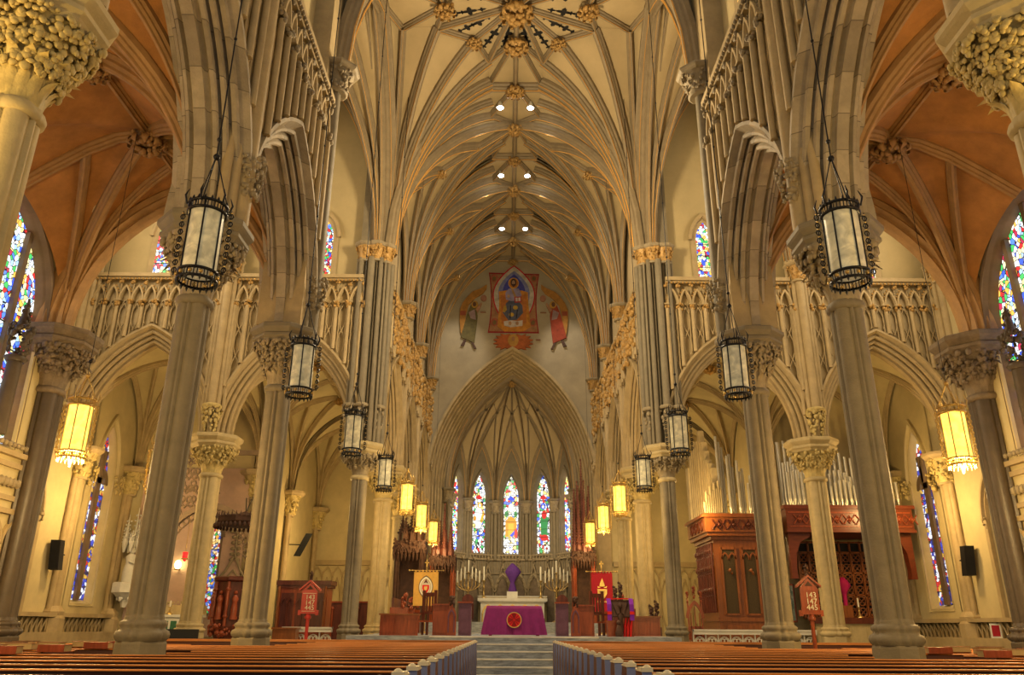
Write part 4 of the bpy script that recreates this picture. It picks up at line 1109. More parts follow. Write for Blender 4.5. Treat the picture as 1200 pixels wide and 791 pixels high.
b = MB(); b.lathe([(.30, .42), (.17, .9), (.13, 1.0), (.3, 1.3), (.55, 1.68), (.38, 1.95), (.12, 2.2), (.02, 2.26)], 10, lob=lambda a: 1+.1*cos(5*a)); o = b.build('veil', M_purpled, t); o.scale = (1, .5, 1)
def candlestick(label, loc, h, cat='candlestick', grp=None, sc=1):
    t = thing('candlestick', label, cat, loc, group=grp)
    b = MB(); b.lathe([(.16*sc, 0), (.15*sc, .05), (.05*sc, .12), (.03*sc, h*.3), (.06*sc, h*.34), (.03*sc, h*.38), (.03*sc, h*.5), (.1*sc, h*.54), (.1*sc, h*.56)], 12); b.build('stem', M_brass, t)
    b = MB(); b.lathe([(.045*sc, h*.56), (.04*sc, h), (.008, h+.03)], 10); b.build('candle', M_ivory, t); return t
for x, nm in ((-1.8, 'left'), (2.0, 'right')): candlestick('tall single brass candlestick on the %s end of the high altar' % nm, (x, 54.6, 3.3), 2.0, sc=1.3)
for x, nm in ((-2.75, 'left'), (2.95, 'right')):
    t = thing('candelabrum', 'branched brass candelabrum with white candles standing %s of the high altar' % nm, 'candelabrum', (x, 52.8, 1.75))
    b = MB(); b.lathe([(.35, 0), (.3, .08), (.08, .2), (.05, 1.0), (.1, 1.1), (.05, 1.2), (.05, 2.0), (.1, 2.1), (.04, 2.2)], 12); b.build('stem', M_brass, t)
    for k in range(7):
        u = (k-3)*.24; zt_ = 2.75-.12*abs(k-3)+.3*(k == 3)
        b = MB(); b.tube([(0, 0, 1.9), (u*.6, 0, 1.95+.1*abs(u)), (u, 0, 2.25), (u, 0, zt_)], .025, 6); b.lathe([(.03, zt_-.02), (.08, zt_+.03), (.02, zt_+.05)], 8, (u, 0, 0)); b.build('branch', M_brass, t)
        b = MB(); b.lathe([(.045, zt_+.04), (.04, zt_+.75), (.008, zt_+.8)], 8, (u, 0, 0)); b.build('candle', M_ivory, t)

# ================================================================ wall painting over the chancel arch
mu = lambda u, v: ((u-580)*.01056+.08, 25.38-(v-128)*.01125)
tm = thing('mural', 'wall painting of a haloed robed figure enthroned in a pointed oval with flanking angels', 'mural', (0, 49.8, 0))
_lay = [0]
def paint(name, pts, col, parent=tm, step=True):
    _lay[0] += 1
    k = 'mural_'+'_'.join('%d' % int(c*100) for c in col)
    m = bpy.data.materials.get(k) or mat(k, col, .8, var=.3, scale=3)
    d = .0025*_lay[0]
    b = MB(); b.prism([mu(*p) for p in pts], lambda x, w, z: (x, w, z), -.02-d, -.002); return b.build(name, m, parent)
def ell(cx_, cy_, rx, ry, n=20, a0=0, a1=2*PI): return [(cx_+rx*cos(a0+(a1-a0)*j/n), cy_+ry*sin(a0+(a1-a0)*j/n)) for j in range(n)]
def vesica(cx_, top, bot, hw, n=12):
    cy_ = (top+bot)/2-25; L = [(cx_+hw*sin(PI/2*1)*cos(0), cy_)]
    pts = []
    for j in range(n+1): t = j/n; pts.append((cx_+hw*sin(t*PI/2)**.85, top+(cy_-top)*t))
    for j in range(1, n+1): t = j/n; pts.append((cx_+hw*cos(t*PI/2)**.9, cy_+(bot-cy_)*t))
    R_ = pts[:]; Lf = [(2*cx_-x, y) for x, y in pts[::-1]][1:-1]
    return R_+Lf
fr = []
for (xa, ya), (xb, yb) in (((412, 178), (748, 186)), ((748, 186), (744, 582)), ((744, 582), (412, 580)), ((412, 580), (412, 178))):
    for j in range(8):
        t = j/8; bow = 4*t*(1-t)
        x, y = xa+(xb-xa)*t, ya+(yb-ya)*t
        if abs(xa-xb) < 20: x += (18 if xa < 580 else -18)*bow
        fr.append((x, y))
paint('frame_border', fr, (.30, .02, .02))
paint('frame_field', [(580+(x-580)*.95, 380+(y-380)*.95) for x, y in fr], (.36, .17, .07))
for (u, v) in ((450, 215), (712, 215), (455, 510), (705, 510)): paint('corner_roundel', ell(u, v, 24, 26), (.40, .10, .05), step=False)
for (u, v) in ((450, 215), (712, 215), (455, 510), (705, 510)):
    paint('roundel_figure', [(u-10, v+18), (u-14, v), (u, v-16), (u+14, v-2), (u+8, v+18)], (.20, .12, .04), step=False)
paint('oval_border', vesica(580, 128, 580, 140), (.50, .008, .02))
paint('oval_field', vesica(580, 138, 572, 132), (.50, .42, .30))
paint('oval_blue', vesica(580, 168, 520, 104), (.20, .20, .34))
paint('oval_inner', vesica(580, 190, 480, 74), (.06, .06, .28))
paint('throne', [(480, 308), (530, 300), (632, 300), (672, 312), (676, 400), (690, 540), (640, 572), (520, 572), (474, 540), (484, 400)], (.55, .22, .03))
paint('throne_panel', [(492, 330), (664, 330), (660, 520), (500, 520)], (.46, .15, .03))
paint('robe_lower', [(530, 385), (560, 360), (610, 372), (636, 400), (640, 450), (600, 496), (545, 500), (508, 450)], (.10, .10, .13))
paint('robe_gold', [(515, 405), (530, 400), (534, 430), (520, 450), (508, 440)], (.50, .30, .04), step=False); paint('robe_gold', ell(590, 415, 16, 14), (.50, .30, .04), step=False); paint('robe_gold', ell(565, 462, 17, 13), (.50, .30, .04), step=False)
paint('robe_fold', [(555, 400), (562, 400), (560, 488), (552, 488)], (.02, .02, .03), step=False); paint('robe_fold', [(600, 430), (607, 430), (600, 485), (594, 485)], (.02, .02, .03), step=False)
paint('robe_upper', [(545, 290), (578, 280), (612, 288), (630, 330), (615, 370), (560, 372), (528, 362), (524, 318)], (.30, .24, .33))
paint('sash', [(560, 288), (574, 288), (604, 360), (590, 366)], (.40, .22, .08))
paint('halo', ell(577, 252, 35, 37), (.62, .33, .05)); paint('halo_rim', ell(577, 252, 30, 32), (.42, .14, .02))
paint('hair', ell(577, 248, 19, 26), (.045, .025, .015)); paint('face', ell(577, 250, 11, 17), (.42, .24, .12)); paint('beard', [(567, 258), (587, 258), (584, 274), (577, 280), (570, 274)], (.06, .03, .02))
paint('hand', ell(545, 340, 9, 12), (.5, .3, .16)); paint('book', [(582, 345), (628, 342), (630, 380), (585, 384)], (.42, .05, .04)); paint('page', [(590, 351), (604, 350), (605, 374), (592, 376)], (.62, .5, .4), step=False); paint('page', [(609, 350), (622, 349), (624, 372), (610, 374)], (.62, .5, .4), step=False)
paint('foot_cloth', [(515, 508), (560, 500), (600, 505), (638, 500), (636, 535), (560, 545), (518, 535)], (.55, .45, .36)); paint('foot', ell(556, 520, 10, 13), (.42, .22, .1)); paint('foot', ell(602, 520, 10, 13), (.42, .22, .1), step=False)
for s in (1, -1):
    fl = lambda pts: [(u if s > 0 else 1160-u, v) for u, v in pts]
    paint('wing', fl([(402, 262), (400, 290), (375, 325), (330, 352), (285, 400), (268, 470), (262, 560), (250, 605), (238, 580), (228, 500), (228, 430), (246, 385), (275, 345), (310, 310), (360, 290)]), (.42, .19, .035))
    paint('wing_band', fl([(232, 440), (268, 440), (266, 470), (230, 470)]), (.30, .07, .03))
    paint('angel_robe', fl([(300, 400), (330, 410), (345, 470), (338, 560), (328, 648), (285, 630), (240, 612), (262, 520), (280, 450)]), (.13, .10, .03) if s > 0 else (.34, .055, .02))
    paint('angel_sash', fl([(285, 450), (325, 430), (335, 500), (300, 490)]), (.34, .22, .2))
    paint('angel_halo', ell(325 if s > 0 else 835, 398, 22, 24), (.5, .26, .04)); paint('angel_face', ell(322 if s > 0 else 838, 396, 12, 16), (.13, .06, .03)); 
    paint('angel_arm', fl([(330, 430), (365, 385), (372, 392), (345, 455)]), (.40, .20, .1)); paint('censer', ell(382 if s > 0 else 770, 355, 20, 20), (.36, .16, .09))
    paint('angel_foot', fl([(262, 628), (275, 630), (262, 668), (240, 666)]), (.10, .05, .03)); paint('angel_foot', fl([(308, 645), (322, 645), (342, 684), (328, 686)]), (.10, .05, .03), step=False)
sp = []
for j in range(36):
    a = 2*PI*j/36; k = 1.0 if j % 2 else .78
    rx = 130*(1 if abs(cos(a)) > .35 else .55); sp.append((577+rx*k*cos(a), 640+(52 if abs(cos(a)) > .5 else 46)*k*sin(a)*(1+.45*abs(cos(a)))))
paint('winged_burst', sp, (.42, .11, .03)); paint('burst_core', ell(577, 632, 34, 40), (.46, .24, .05)); paint('burst_face', ell(577, 622, 12, 15), (.34, .16, .07))
paint('inscription_mark', [(362, 447), (398, 447), (398, 450), (362, 450)], (.30, .14, .08)); paint('inscription_mark', [(752, 447), (790, 447), (790, 450), (752, 450)], (.3, .14, .08), step=False); paint('inscription_mark', [(722, 624), (752, 624), (752, 627), (722, 627)], (.3, .14, .08), step=False)

# ================================================================ hymn boards
def hymn_board(label, loc, red):
    t = thing('hymn_board', label, 'hymn board', loc)
    b = MB(); b.box(-.22, .22, 0, .06, 1.83, 2.42); b.box(-.25, .25, -.03, .07, 1.80, 1.86)
    b.prism([(-.22, 2.42), (.22, 2.42), (0, 2.66)], I3, 0, .06); b.build('board', red, t)
    b = MB()
    for sg in (-1, 1): b.prism([(0, 2.68), (sg*.3, 2.43), (sg*.3, 2.48), (0, 2.74)], I3, -.05, .11)
    b.box(-.29, -.21, -.02, .07, 1.76, 1.9); b.box(.21, .29, -.02, .07, 1.76, 1.9); b.build('gable', red, t)
    b = MB(); foliage(b, 18, (2.7, 2.95), lambda z: .03, .035, 3, c=(0, .03, 0)); b.tube([(0, .03, 2.7), (0, .03, 3.0)], .02, 6); b.build('finial', M_dkwood, t)
    b = MB(); b.prism([(-.1, 2.47), (.1, 2.47), (0, 2.58)], I3, -.012, 0); b.build('carved_panel', M_dkwood, t)
    b = MB(); b.tube([(0, .03, 0), (0, .03, 1.8)], .05, 8); b.lathe([(.25, 0), (.22, .06), (.06, .12)], 10, (0, .03, 0)); b.lathe([(.09, 1.66), (.1, 1.72), (.05, 1.8)], 10, (0, .03, 0)); b.build('post', red, t)
    for z in (2.36, 1.87): b = MB(); b.box(-.19, .19, -.012, 0, z-.006, z+.006); b.build('slat', M_cream if red is M_redl else red, t)
    for z, s_ in ((2.25, '143'), (2.10, '147'), (1.96, '445')): text_mesh(s_, .185, 'numerals', M_ivory, t, (.03, -.012, z))
    return t
M_redl = mat('bright_red_board', (.50, .03, .02), .4, var=.15)
hymn_board('dark red gabled hymn board reading 143 147 445 beside the pale gold column', (7.27, 20.3, 0), M_red)
hymn_board('bright red gabled hymn board reading 143 147 445 by the grey column', (-5.98, 24, 0), M_redl)

# ================================================================ banners on poles
def banner(label, x, y, z0, z1, w, cloth):
    t = thing('banner', label, 'banner', (x, y, 0))
    P = []
    for k in range(9):
        z = z1-(z1-z0)*k/8; P.append([(-w/2+w*j/16, .02*sin(j*.8+k*.2), z) for j in range(17)])
    b = MB(); b.grid(P, 0, True); b.build('cloth', cloth, t)
    b = MB()
    for j in range(7): b.box(-w/2+w*(j+.3)/7, -w/2+w*(j+.7)/7, -.03, .03, z1, z1+.06)
    b.build('tabs', cloth, t)
    b = MB(); b.tube([(-w/2-.2, 0, z1+.06), (w/2+.2, 0, z1+.06)], .02, 6); b.blob((-w/2-.2, 0, z1+.06), .04); b.blob((w/2+.2, 0, z1+.06), .04); b.tube([(0, .08, 1.2), (0, .08, z1+.25)], .022, 6); b.lathe([(.25, 1.2), (.2, 1.25), (.03, 1.3)], 10, (0, .08, 0)); b.build('pole', M_brass, t)
    b = MB(); b.box(-.02, .02, .06, .1, z1+.22, z1+.5); b.box(-.09, .09, .06, .1, z1+.36, z1+.40); b.build('finial_cross', M_gold, t)
    return t
t = banner('yellow banner with a pointed oval seal and red shield, left of the purple altar', -3.6, 34, 2.28, 3.62, 1.02, M_yel)
for nm, sc_, m in (('seal_border', 1, mat('seal_dark', (.16, .10, .05), .8)), ('seal_field', .9, M_ivory), ('seal_ring', .72, mat('seal_gold', (.5, .32, .1), .8)), ('seal_inner', .66, M_cream)):
    A = Arch(.30*sc_, .46*sc_, 3.02); pts = A.curve(0, 8); d = {'seal_border': .03, 'seal_field': .034, 'seal_ring': .038, 'seal_inner': .042}[nm]
    b = MB(); b.prism(pts+[(x, 6.04-z) for x, z in pts[::-1]][1:-1], I3, -d, -d+.003); b.build(nm, m, t)
b = MB(); b.prism([(-.14, 3.10), (.14, 3.10), (.14, 2.95), (.09, 2.84), (0, 2.76), (-.09, 2.84), (-.14, 2.95)], I3, -.05, -.046); b.build('shield', M_redc, t)
b = MB(); b.prism([(-.07, 3.05), (.07, 3.05), (.06, 2.92), (0, 2.84), (-.06, 2.92)], I3, -.054, -.051); b.build('shield_charge', M_brass, t)
b = MB(); b.prism([(-.1, 3.16), (0, 3.34), (.1, 3.16), (0, 3.2)], I3, -.05, -.046); b.build('mitre', M_redd, t)
t = banner('crimson banner with a gold mitred shield, right of the purple altar', 3.72, 34, 2.1, 3.62, .88, M_crim)
b = MB(); b.prism([(-.2, 2.98), (.2, 2.98), (.19, 2.8), (.12, 2.66), (0, 2.56), (-.12, 2.66), (-.19, 2.8)], I3, -.034, -.03); b.build('shield', M_gold, t)
b = MB(); b.prism([(-.11, 3.08), (-.09, 3.2), (0, 3.42), (.09, 3.2), (.11, 3.08)], I3, -.034, -.03)
for sg in (-1, 1): b.prism([(sg*.05, 3.04), (sg*.2, 3.1), (sg*.18, 3.02)], I3, -.034, -.03)
b.build('mitre', M_gold, t)
b = MB(); b.prism([(-.13, 2.93), (.13, 2.93), (.12, 2.8), (0, 2.64), (-.12, 2.8)], I3, -.038, -.035); b.build('shield_charge', M_brass, t)
b = MB()
for k in range(11): b.prism([(-.28+.052*k, 2.45-.01*sin(k)), (-.245+.052*k, 2.45), (-.245+.052*k, 2.52+.012*(k % 3)), (-.28+.052*k, 2.51)], I3, -.034, -.03)
b.build('gold_scroll', M_gold, t)

# ================================================================ chancel seats and desks
def panel_box(b, x0, x1, y0, y1, z0, z1, n=2, mi=0):
    b.box(x0, x1, y0, y1, z0, z1, mi); w = (x1-x0)/n
    for i in range(n):
        b.box(x0+w*i+.04, x0+w*(i+1)-.04, y0-.02, y0, z0+.08, z0+.1, mi); b.box(x0+w*i+.04, x0+w*(i+1)-.04, y0-.02, y0, z1-.12, z1-.1, mi)
        b.box(x0+w*i+.04, x0+w*i+.06, y0-.02, y0, z0+.08, z1-.1, mi); b.box(x0+w*(i+1)-.06, x0+w*(i+1)-.04, y0-.02, y0, z0+.08, z1-.1, mi)
def prayer_desk(label, x, y, w, h, m, curved=False):
    t = thing('prayer_desk', label, 'desk', (x, y, 1.2))
    b = MB(); panel_box(b, -w/2, w/2, 0, .06, 0, h, 1); b.box(-w/2, -w/2+.05, .06, .6, 0, h*.9); b.box(w/2-.05, w/2, .06, .6, 0, h*.9); b.build('front_panel', m, t)
    b = MB(); b.box(-w/2-.04, w/2+.04, -.05, .25, h, h+.05); b.build('ledge', M_red, t)
    if curved:
        b = MB(); b.prism([(-w*.35, h*.5)]+[(-w*.35+w*.95*j/8, h+.12+.2*sin(PI*(j+1)/10)) for j in range(9)]+[(w*.6, h*.5)], I3, .7, .76); b.build('rear_panel', M_redd, t)
    return t
M_plum = mat('purple_lit_wood', (.15, .06, .09), .25, var=.25, scale=3)  # purple light falling on the desks is put into the wood colour
for s, nm in ((-1, 'left'), (1, 'right')):
    prayer_desk('prayer desk tinted with purple light nearest the altar on the %s' % nm, s*1.62, 27.6, .42, 1.02, M_plum, True)
    prayer_desk('brown panelled prayer desk farther from the altar on the %s' % nm, s*2.45, 28.0, .55, .95, M_red)
    t = thing('bench_end', 'gothic bench end with pointed panel and leafy poppyhead, %s side of chancel' % nm, 'bench end', (s*2.06, 27.5, 1.2))
    A = Arch(.16, .34, .6); b = MB(); b.prism([(-.16, 0)]+A.curve(0, 6)+[(.16, 0)], I3, 0, .09); b.build('body', M_red, t)
    b = MB(); arch_mould(b, front(0, -.005), Arch(.10, .25, .55), [(-.02, 0), (-.02, -.03), (.02, -.03), (.02, 0)], 6); b.box(-.11, -.08, -.03, 0, .1, .55); b.box(.08, .11, -.03, 0, .1, .55); b.build('tracery', M_plum, t)
    b = MB(); foliage(b, 30, (.9, 1.22), lambda z: .07, .06, 4, c=(0, .04, 0)); b.build('poppyhead', M_dkwood, t)
    t = thing('clergy_chair', 'carved wooden clergy chair turned sideways behind the prayer desks on the %s' % nm, 'chair', (s*3.1, 29.2, 1.2), rz=s*.5)
    b = MB(); b.box(-.3, .3, -.28, .28, .42, .48); b.build('seat', M_red, t)
    b = MB(); b.box(-.3, -.2, .22, .29, .48, 1.5); b.box(.2, .3, .22, .29, .48, 1.5); b.box(-.2, .2, .23, .28, 1.28, 1.42); b.box(-.2, .2, .23, .28, .7, .8)
    for k in range(3): b.box(-.13+.12*k-.02, -.13+.12*k+.04, .24, .27, .8, 1.28)
    b.build('backrest', M_redd, t)
    for lx in (-.26, .26):
        for ly in (-.24, .24): q = MB(); q.box(lx-.035, lx+.035, ly-.035, ly+.035, 0, .42); q.build('leg', M_redd, t)
    for lx in (-.29, .29): q = MB(); q.box(lx-.03, lx+.03, -.28, .25, .68, .74); q.box(lx-.03, lx+.03, -.27, -.2, .48, .68); q.build('armrest', M_redd, t)
    t = thing('choir_desk', 'long low red wood choir desk with book ledge on the %s' % nm, 'desk', (s*3.72, 27.0, 1.2) if s < 0 else (s*4.6, 29.5, 1.2))
    b = MB(); panel_box(b, -.62, .62, 0, .08, 0, .62, 3); b.build('front_panel', M_red, t); b = MB(); b.box(-.66, .66, -.06, .3, .62, .67); b.build('ledge', M_orange, t)
    t = thing('choir_stall', 'row of carved oak choir stalls with poppyhead ends along the %s side' % nm, 'choir stall', (s*4.4, 32, 1.22))
    b = MB()
    for k in range(3): b.box(-.3, .3, k*2.2, k*2.2+2.0, .0, .5); b.box(s*.25-.05, s*.25+.05, k*2.2, k*2.2+2.0, .5, 1.3)
    b.build('seats', M_redd, t)
    for k in range(3):
        e = MB(); e.box(-.35, .35, k*2.2-.08, k*2.2, 0, .95); foliage(e, 20, (.95, 1.45), lambda z: .08, .07, k, c=(-s*.2, k*2.2-.04, 0)); e.build('stall_end', M_red, t)
# reading stand with draped cloth
t = thing('eagle_lectern', 'dark carved lectern draped in purple and red cloth on the right of the chancel', 'lectern', (3.52, 27.5, 1.2))
b = MB(); b.add([(-.34, -.05, 1.14), (.34, -.05, 1.14), (.34, -.25, .62), (-.34, -.25, .62), (-.34, .03, 1.12), (.34, .03, 1.12), (.34, -.17, .6), (-.34, -.17, .6)], [(0, 1, 2, 3), (7, 6, 5, 4), (0, 4, 5, 1), (2, 6, 7, 3), (1, 5, 6, 2), (0, 3, 7, 4)]); b.build('book_board', M_dkwood, t)
b = MB()
for sg in (-1, 1):      # spread wings carved on the board
    for k in range(5): b.prism([(sg*.03, 1.0-.05*k), (sg*(.26-.03*k), 1.08-.08*k), (sg*(.24-.03*k), 1.0-.08*k), (sg*.03, .93-.05*k)], lambda x, w, z: (x, w-.25+(z-.62)*.385, z), -.05, -.01)
b.blob((0, -.22, .98), .07, (1, 1, 1.3)); b.lathe([(.04, 0), (.002, .08)], 6, (0, -.29, .96)); b.lathe([(.05, 0), (.1, .1), (.07, .4), (.12, .55), (.05, .62)], 10, (0, -.18, .1)); b.build('carved_eagle', M_dkwood, t)
for sg in (-1, 1):
    c = MB(); w0, w1 = .30, .44
    c.grid([[(sg*w0, -.12, 1.19), (sg*w1, -.12, 1.19)], [(sg*w0, -.3, 1.0), (sg*w1, -.3, 1.0)], [(sg*w0, -.32, .5), (sg*w1, -.32, .5)]], 0, False); dc = c.build('drape', mat('violet_stole', (.22, .02, .42), .8, var=.15), t)
    c = MB(); c.grid([[(sg*(w0-.004), -.328, .78), (sg*(w1+.004), -.328, .78)], [(sg*(w0-.004), -.33, .68), (sg*(w1+.004), -.33, .68)]], 0, False); c.build('stripe', M_redc, dc)
c = MB(); c.box(-.34, .34, -.1, .02, 1.165, 1.2); c.build('top_cloth', M_redc, t)
b = MB(); b.box(.08, .44, -.1, .4, 0, .6); b.box(-.4, -.12, -.05, .4, 0, .5); b.build('stand_base', M_red, t)
b = MB()
for k in range(3): b.tube([(.12+.1*k, -.12, 0), (.14+.1*k, -.14, .3), (.2+.1*k, -.12, .58)], [.035, .05, .02], 6)
b.build('scroll_foot', M_redc, t)
b = MB(); b.lathe([(.1, 0), (.13, .1), (.08, .28), (.05, .36)], 8, (-.08, -.3, 0)); b.blob((-.08, -.3, .43), .08); b.build('figurine', M_dkwood, t)
for x, y, z, lab in ((4.0, 31.2, 1.9, 'dark leafy poppyhead finials standing behind the draped lectern'), (5.15, 30.1, 1.2, 'dark carved finials between the two right-hand column bases')):
    t = thing('carved_finial', lab, 'finial', (x, y, 1.2)); b = MB(); b.box(-.22, .22, -.1, .1, 0, z-1.2+.3); b.build('panel', M_redd, t)
    for dx, hh in ((-.12, .75), (.08, .9)):
        q = MB(); zz = z-1.2+.3; q.tube([(dx, 0, zz), (dx, 0, zz+hh)], [.06, .02], 6); foliage(q, 26, (zz+.05, zz+hh), lambda z: .06, .06, 5, c=(dx, 0, 0)); q.build('poppyhead', M_dkwood, t)

# ================================================================ choir stall canopies
def canopy(label, x, y, zb, zt, w, n, mw, mspire, posts):
    t = thing('stall_canopy', label, 'canopy', (x, y, 1.22)); z0 = zb-1.22; z1 = zt-1.22; rnd = random.Random(int(x*10+y))
    b = MB(); b.box(-w/2, w/2, -w*.45, w*.45, z0+.35, z0+.9)
    for i in range(9):
        xx = -w/2+w*i/8; b.lathe([(.02, -.35), (.07, -.1), (.05, .35)], 6, (xx, -w*.45, z0+.3)); foliage(b, 8, (z0+.25, z0+1.0), lambda z: .05, .06, i, c=(xx, -w*.46, 0))
    for i in range(4): arch_mould(b, front(-w*.375+w*.25*i, -w*.45), Arch(w*.11, w*.2, z0+.3), [(-.03, 0), (-.03, -.08), (.04, -.08), (.04, 0)], 5)
    b.build('cusped_hood', mw, t)
    for i in range(n):
        a = 2*PI*i/n; r = w*.36*(0 if i == 0 else 1); hx, hy = r*cos(a), r*sin(a); top = z1 if i == 0 else z0+.9+(z1-z0-.9)*rnd.uniform(.45, .8)
        q = MB(); q.lathe([(w*.12, z0+.85), (w*.12, z0+1.25), (w*.08, z0+1.4), (.02, top)], 6, (hx, hy, 0), smooth=False)
        k = z0+1.3
        while k < top-.1:
            f = 1-(k-z0-1.3)/(top-z0-1.3)
            for j in range(4): q.blob((hx+(w*.09*f+.03)*cos(PI/2*j+.4), hy+(w*.09*f+.03)*sin(PI/2*j+.4), k), .055*(.5+.5*f), lat=4, lon=5)
            k += .16
        q.blob((hx, hy, top), .06, (1, 1, 1.5), lat=4, lon=5); q.build('spire', mspire, t)
    for sx in (-1, 1):
        for sy in (-1, 1):
            if posts > 0: q = MB(); q.tube([(sx*w*.42, sy*w*.38, 0), (sx*w*.42, sy*w*.38, z0+.4)], .09, 8); q.tube([(sx*w*.34, sy*w*.38, 0), (sx*w*.34, sy*w*.38, z0+.4)], .04, 6); q.build('post', M_red if posts > 1 else mw, t)
    q = MB(); q.box(-w*.42, w*.42, w*.36, w*.42, 0, z0+.4); q.build('back_panel', mw, t)
canopy('dark carved stall canopy with a crowd of pinnacles, nearest on the left of the choir', -4.95, 39.6, 4.5, 7.1, 1.5, 9, M_dkwood, M_dkwood, 1)
M_spire = mat('reddish_carved_spire', (.22, .07, .045), .4, var=.35, scale=5)
canopy('reddish spired stall canopy deeper in the choir on the left', -3.95, 46.9, 4.4, 8.3, 1.5, 9, M_dkwood, M_spire, 2)
canopy('tallest reddish spired canopy, on the right of the choir beside the apse', 4.15, 46.9, 4.7, 11.0, 1.35, 9, M_dkwood, M_spire, 2)

# ================================================================ pierced parapets
def parapet(label, x0, x1, y, z0, z1):
    t = thing('parapet', label, 'parapet', ((x0+x1)/2, y, 0)); w = (x1-x0)/2
    b = MB(); b.box(-w, w, -.1, .1, z1-.16, z1); b.box(-w, w, -.13, .13, z1-.04, z1+.02); b.build('coping', M_white, t)
    b = MB(); b.box(-w, w, -.08, .08, 0, z0+.12); b.build('plinth', M_white, t)
    b = MB(); n = int(2*w/.42); st_ = 2*w/n; zc = (z0+z1)/2-.03
    for i in range(n):
        x = -w+st_*(i+.5)
        for k in range(4):
            a = PI/2*k+PI/4; b.tube([(x+.085*cos(a)+.07*cos(q*PI/4), 0, zc+.10*sin(a)+.085*sin(q*PI/4)) for q in range(9)], .022, 5, cap=False)
        b.tube([(x+.2*cos(q*PI/8), 0, zc+.22*sin(q*PI/8)) for q in range(17)], .025, 5, cap=False)
        b.box(x-st_/2-.02, x-st_/2+.02, -.04, .04, z0, z1-.1)
    b.build('quatrefoil_panel', M_white, t)
parapet('white pierced stone parapet with quatrefoils left of the chancel', -8.6, -6.75, 31.2, .55, 1.42)
parapet('white pierced stone parapet with quatrefoils before the organ case', 6.75, 11.35, 31.2, .55, 1.42)

# ================================================================ organ
def pipe(parent, x, y, z, h, r, m, wood=False):
    b = MB()
    if wood: b.box(x-r, x+r, y-r, y+r, z, z+h); b.box(x-r*.6, x+r*.6, y-r-.01, y-r, z+.35, z+.5)
    else:
        b.lathe([(r*.25, z), (r, z+.32), (r*1.0, z+.36)], 8, (x, y, 0)); b.lathe([(r, z+.40), (r, z+h)], 8, (x, y, 0)); b.lathe([(r*.8, z+.34), (r*.75, z+.42)], 8, (x, y, 0), cap=False)
    b.build('organ_pipe', m, parent)
org = thing('organ_case', 'red wood organ case with carved cornice and tall pale pipes right of the choir', 'organ', (8.5, 34, 0))
b = MB(); b.box(0, 2.5, 0, 3.0, .55, 5.0); b.box(-.08, 2.55, -.08, 3.05, .55, .8); b.box(-.05, 2.53, -.05, 3.03, 1.75, 1.9); b.build('body', M_orange, org)
b = MB()
for i, (x0, x1) in enumerate(((.28, .88), (1.16, 1.76))):
    b.box(x0, x1, -.03, 0, 2.05, 4.6)
b.build('grille_cloth', mat('brown_grille_cloth', (.07, .045, .02), .8, var=.4, scale=30), org)
b = MB()
for x0 in (.28, 1.16):
    for dx in (0, .6): b.box(x0+dx-.04, x0+dx+.04, -.07, 0, 2.0, 4.7)
    b.box(x0, x0+.6, -.07, 0, 1.98, 2.06); b.box(x0, x0+.6, -.07, 0, 4.6, 4.7)
    for k in range(2): arch_mould(b, front(x0+.15+.3*k, -.0), Arch(.15, .28, 4.2), [(-.02, 0), (-.02, -.07), (.04, -.07), (.04, 0)], 6)
    foliage(b, 8, (3.55, 3.85), lambda z: .08, .06, 4, c=(x0+.3, -.04, 0))
    b.box(x0, x0+.6, -.04, 0, .95, 1.6)
b.build('front_tracery', M_orange, org)
b = MB()
for j in range(9):    # arcaded colonnettes on the receding side
    y = .2+.33*j; b.tube([(-.06, y, 2.1), (-.06, y, 4.9)], .05, 6)
    for z in (3.0, 3.9, 4.6): b.blob((-.08, y+.16, z), .08, (1, 1, 1.6), lat=4, lon=5); b.box(-.07, 0, y, y+.33, z-.25, z-.2)
b.build('side_arcade', M_redd, org)
b = MB()
for (o, z0, z1) in ((.12, 5.0, 5.15), (.3, 5.15, 5.3), (.38, 5.3, 5.9), (.5, 5.9, 6.0), (.44, 6.0, 6.06)): b.box(-o, 2.5+o*.2, -o, 3.02, z0, z1)
b.build('cornice', M_orange, org)
b = MB()
for k in range(4):
    x = -.1+.62*k
    for sg in (-1, 1): b.tube([(x+.02, -.4, 5.6+sg*.2), (x+.3, -.42, 5.6-sg*.2), (x+.58, -.4, 5.6+sg*.2)], .035, 5)
    b.blob((x+.3, -.4, 5.6), .09, lat=4, lon=6)
b.build('carved_frieze', M_redd, org); b = MB()
for k in range(4):
    y = -.05+.64*k; b.tube([(-.4, y+.25+.2*cos(q*PI/6), 5.6+.22*sin(q*PI/6)) for q in range(13)], .035, 5)
b.build('side_frieze', M_redd, org)
rnd = random.Random(2)
for i in range(13):
    u = i/12; x = -.25+.95*(u*.6+.05*rnd.random()); y = .25+2.4*(1-u); pipe(org, x, y, 6.05, 1.2+2.6*sin(PI*min(1, u*.75+.15))*rnd.uniform(.75, 1.1), .13, M_pipew, True)
for i in range(14): pipe(org, .5+.14*i, .15+.12*(i % 3), 6.05, 3.3-.21*i*(.85+.3*(i % 2))+.3*rnd.random() if i < 9 else 1.3+.5*rnd.random(), .065, M_silver)
for i in range(9): pipe(org, -.3+.1*i, .05-.3+.04*i, 6.05, .5+.16*i*(1-.06*i)+.3*(i % 2), .06, M_pipew)
t = thing('gothic_chair', 'small red gothic chair with pointed open back before the organ case', 'chair', (7.25, 32.6, .55))
b = MB(); b.box(-.3, .3, -.25, .3, .45, .52); b.build('seat', M_red, t)
b = MB()
for sx in (-1, 1): b.box(sx*.27-.03, sx*.27+.03, .25, .31, 0, 1.9); foliage(b, 12, (1.9, 2.3), lambda z: .03, .045, 3, c=(sx*.27, .28, 0))
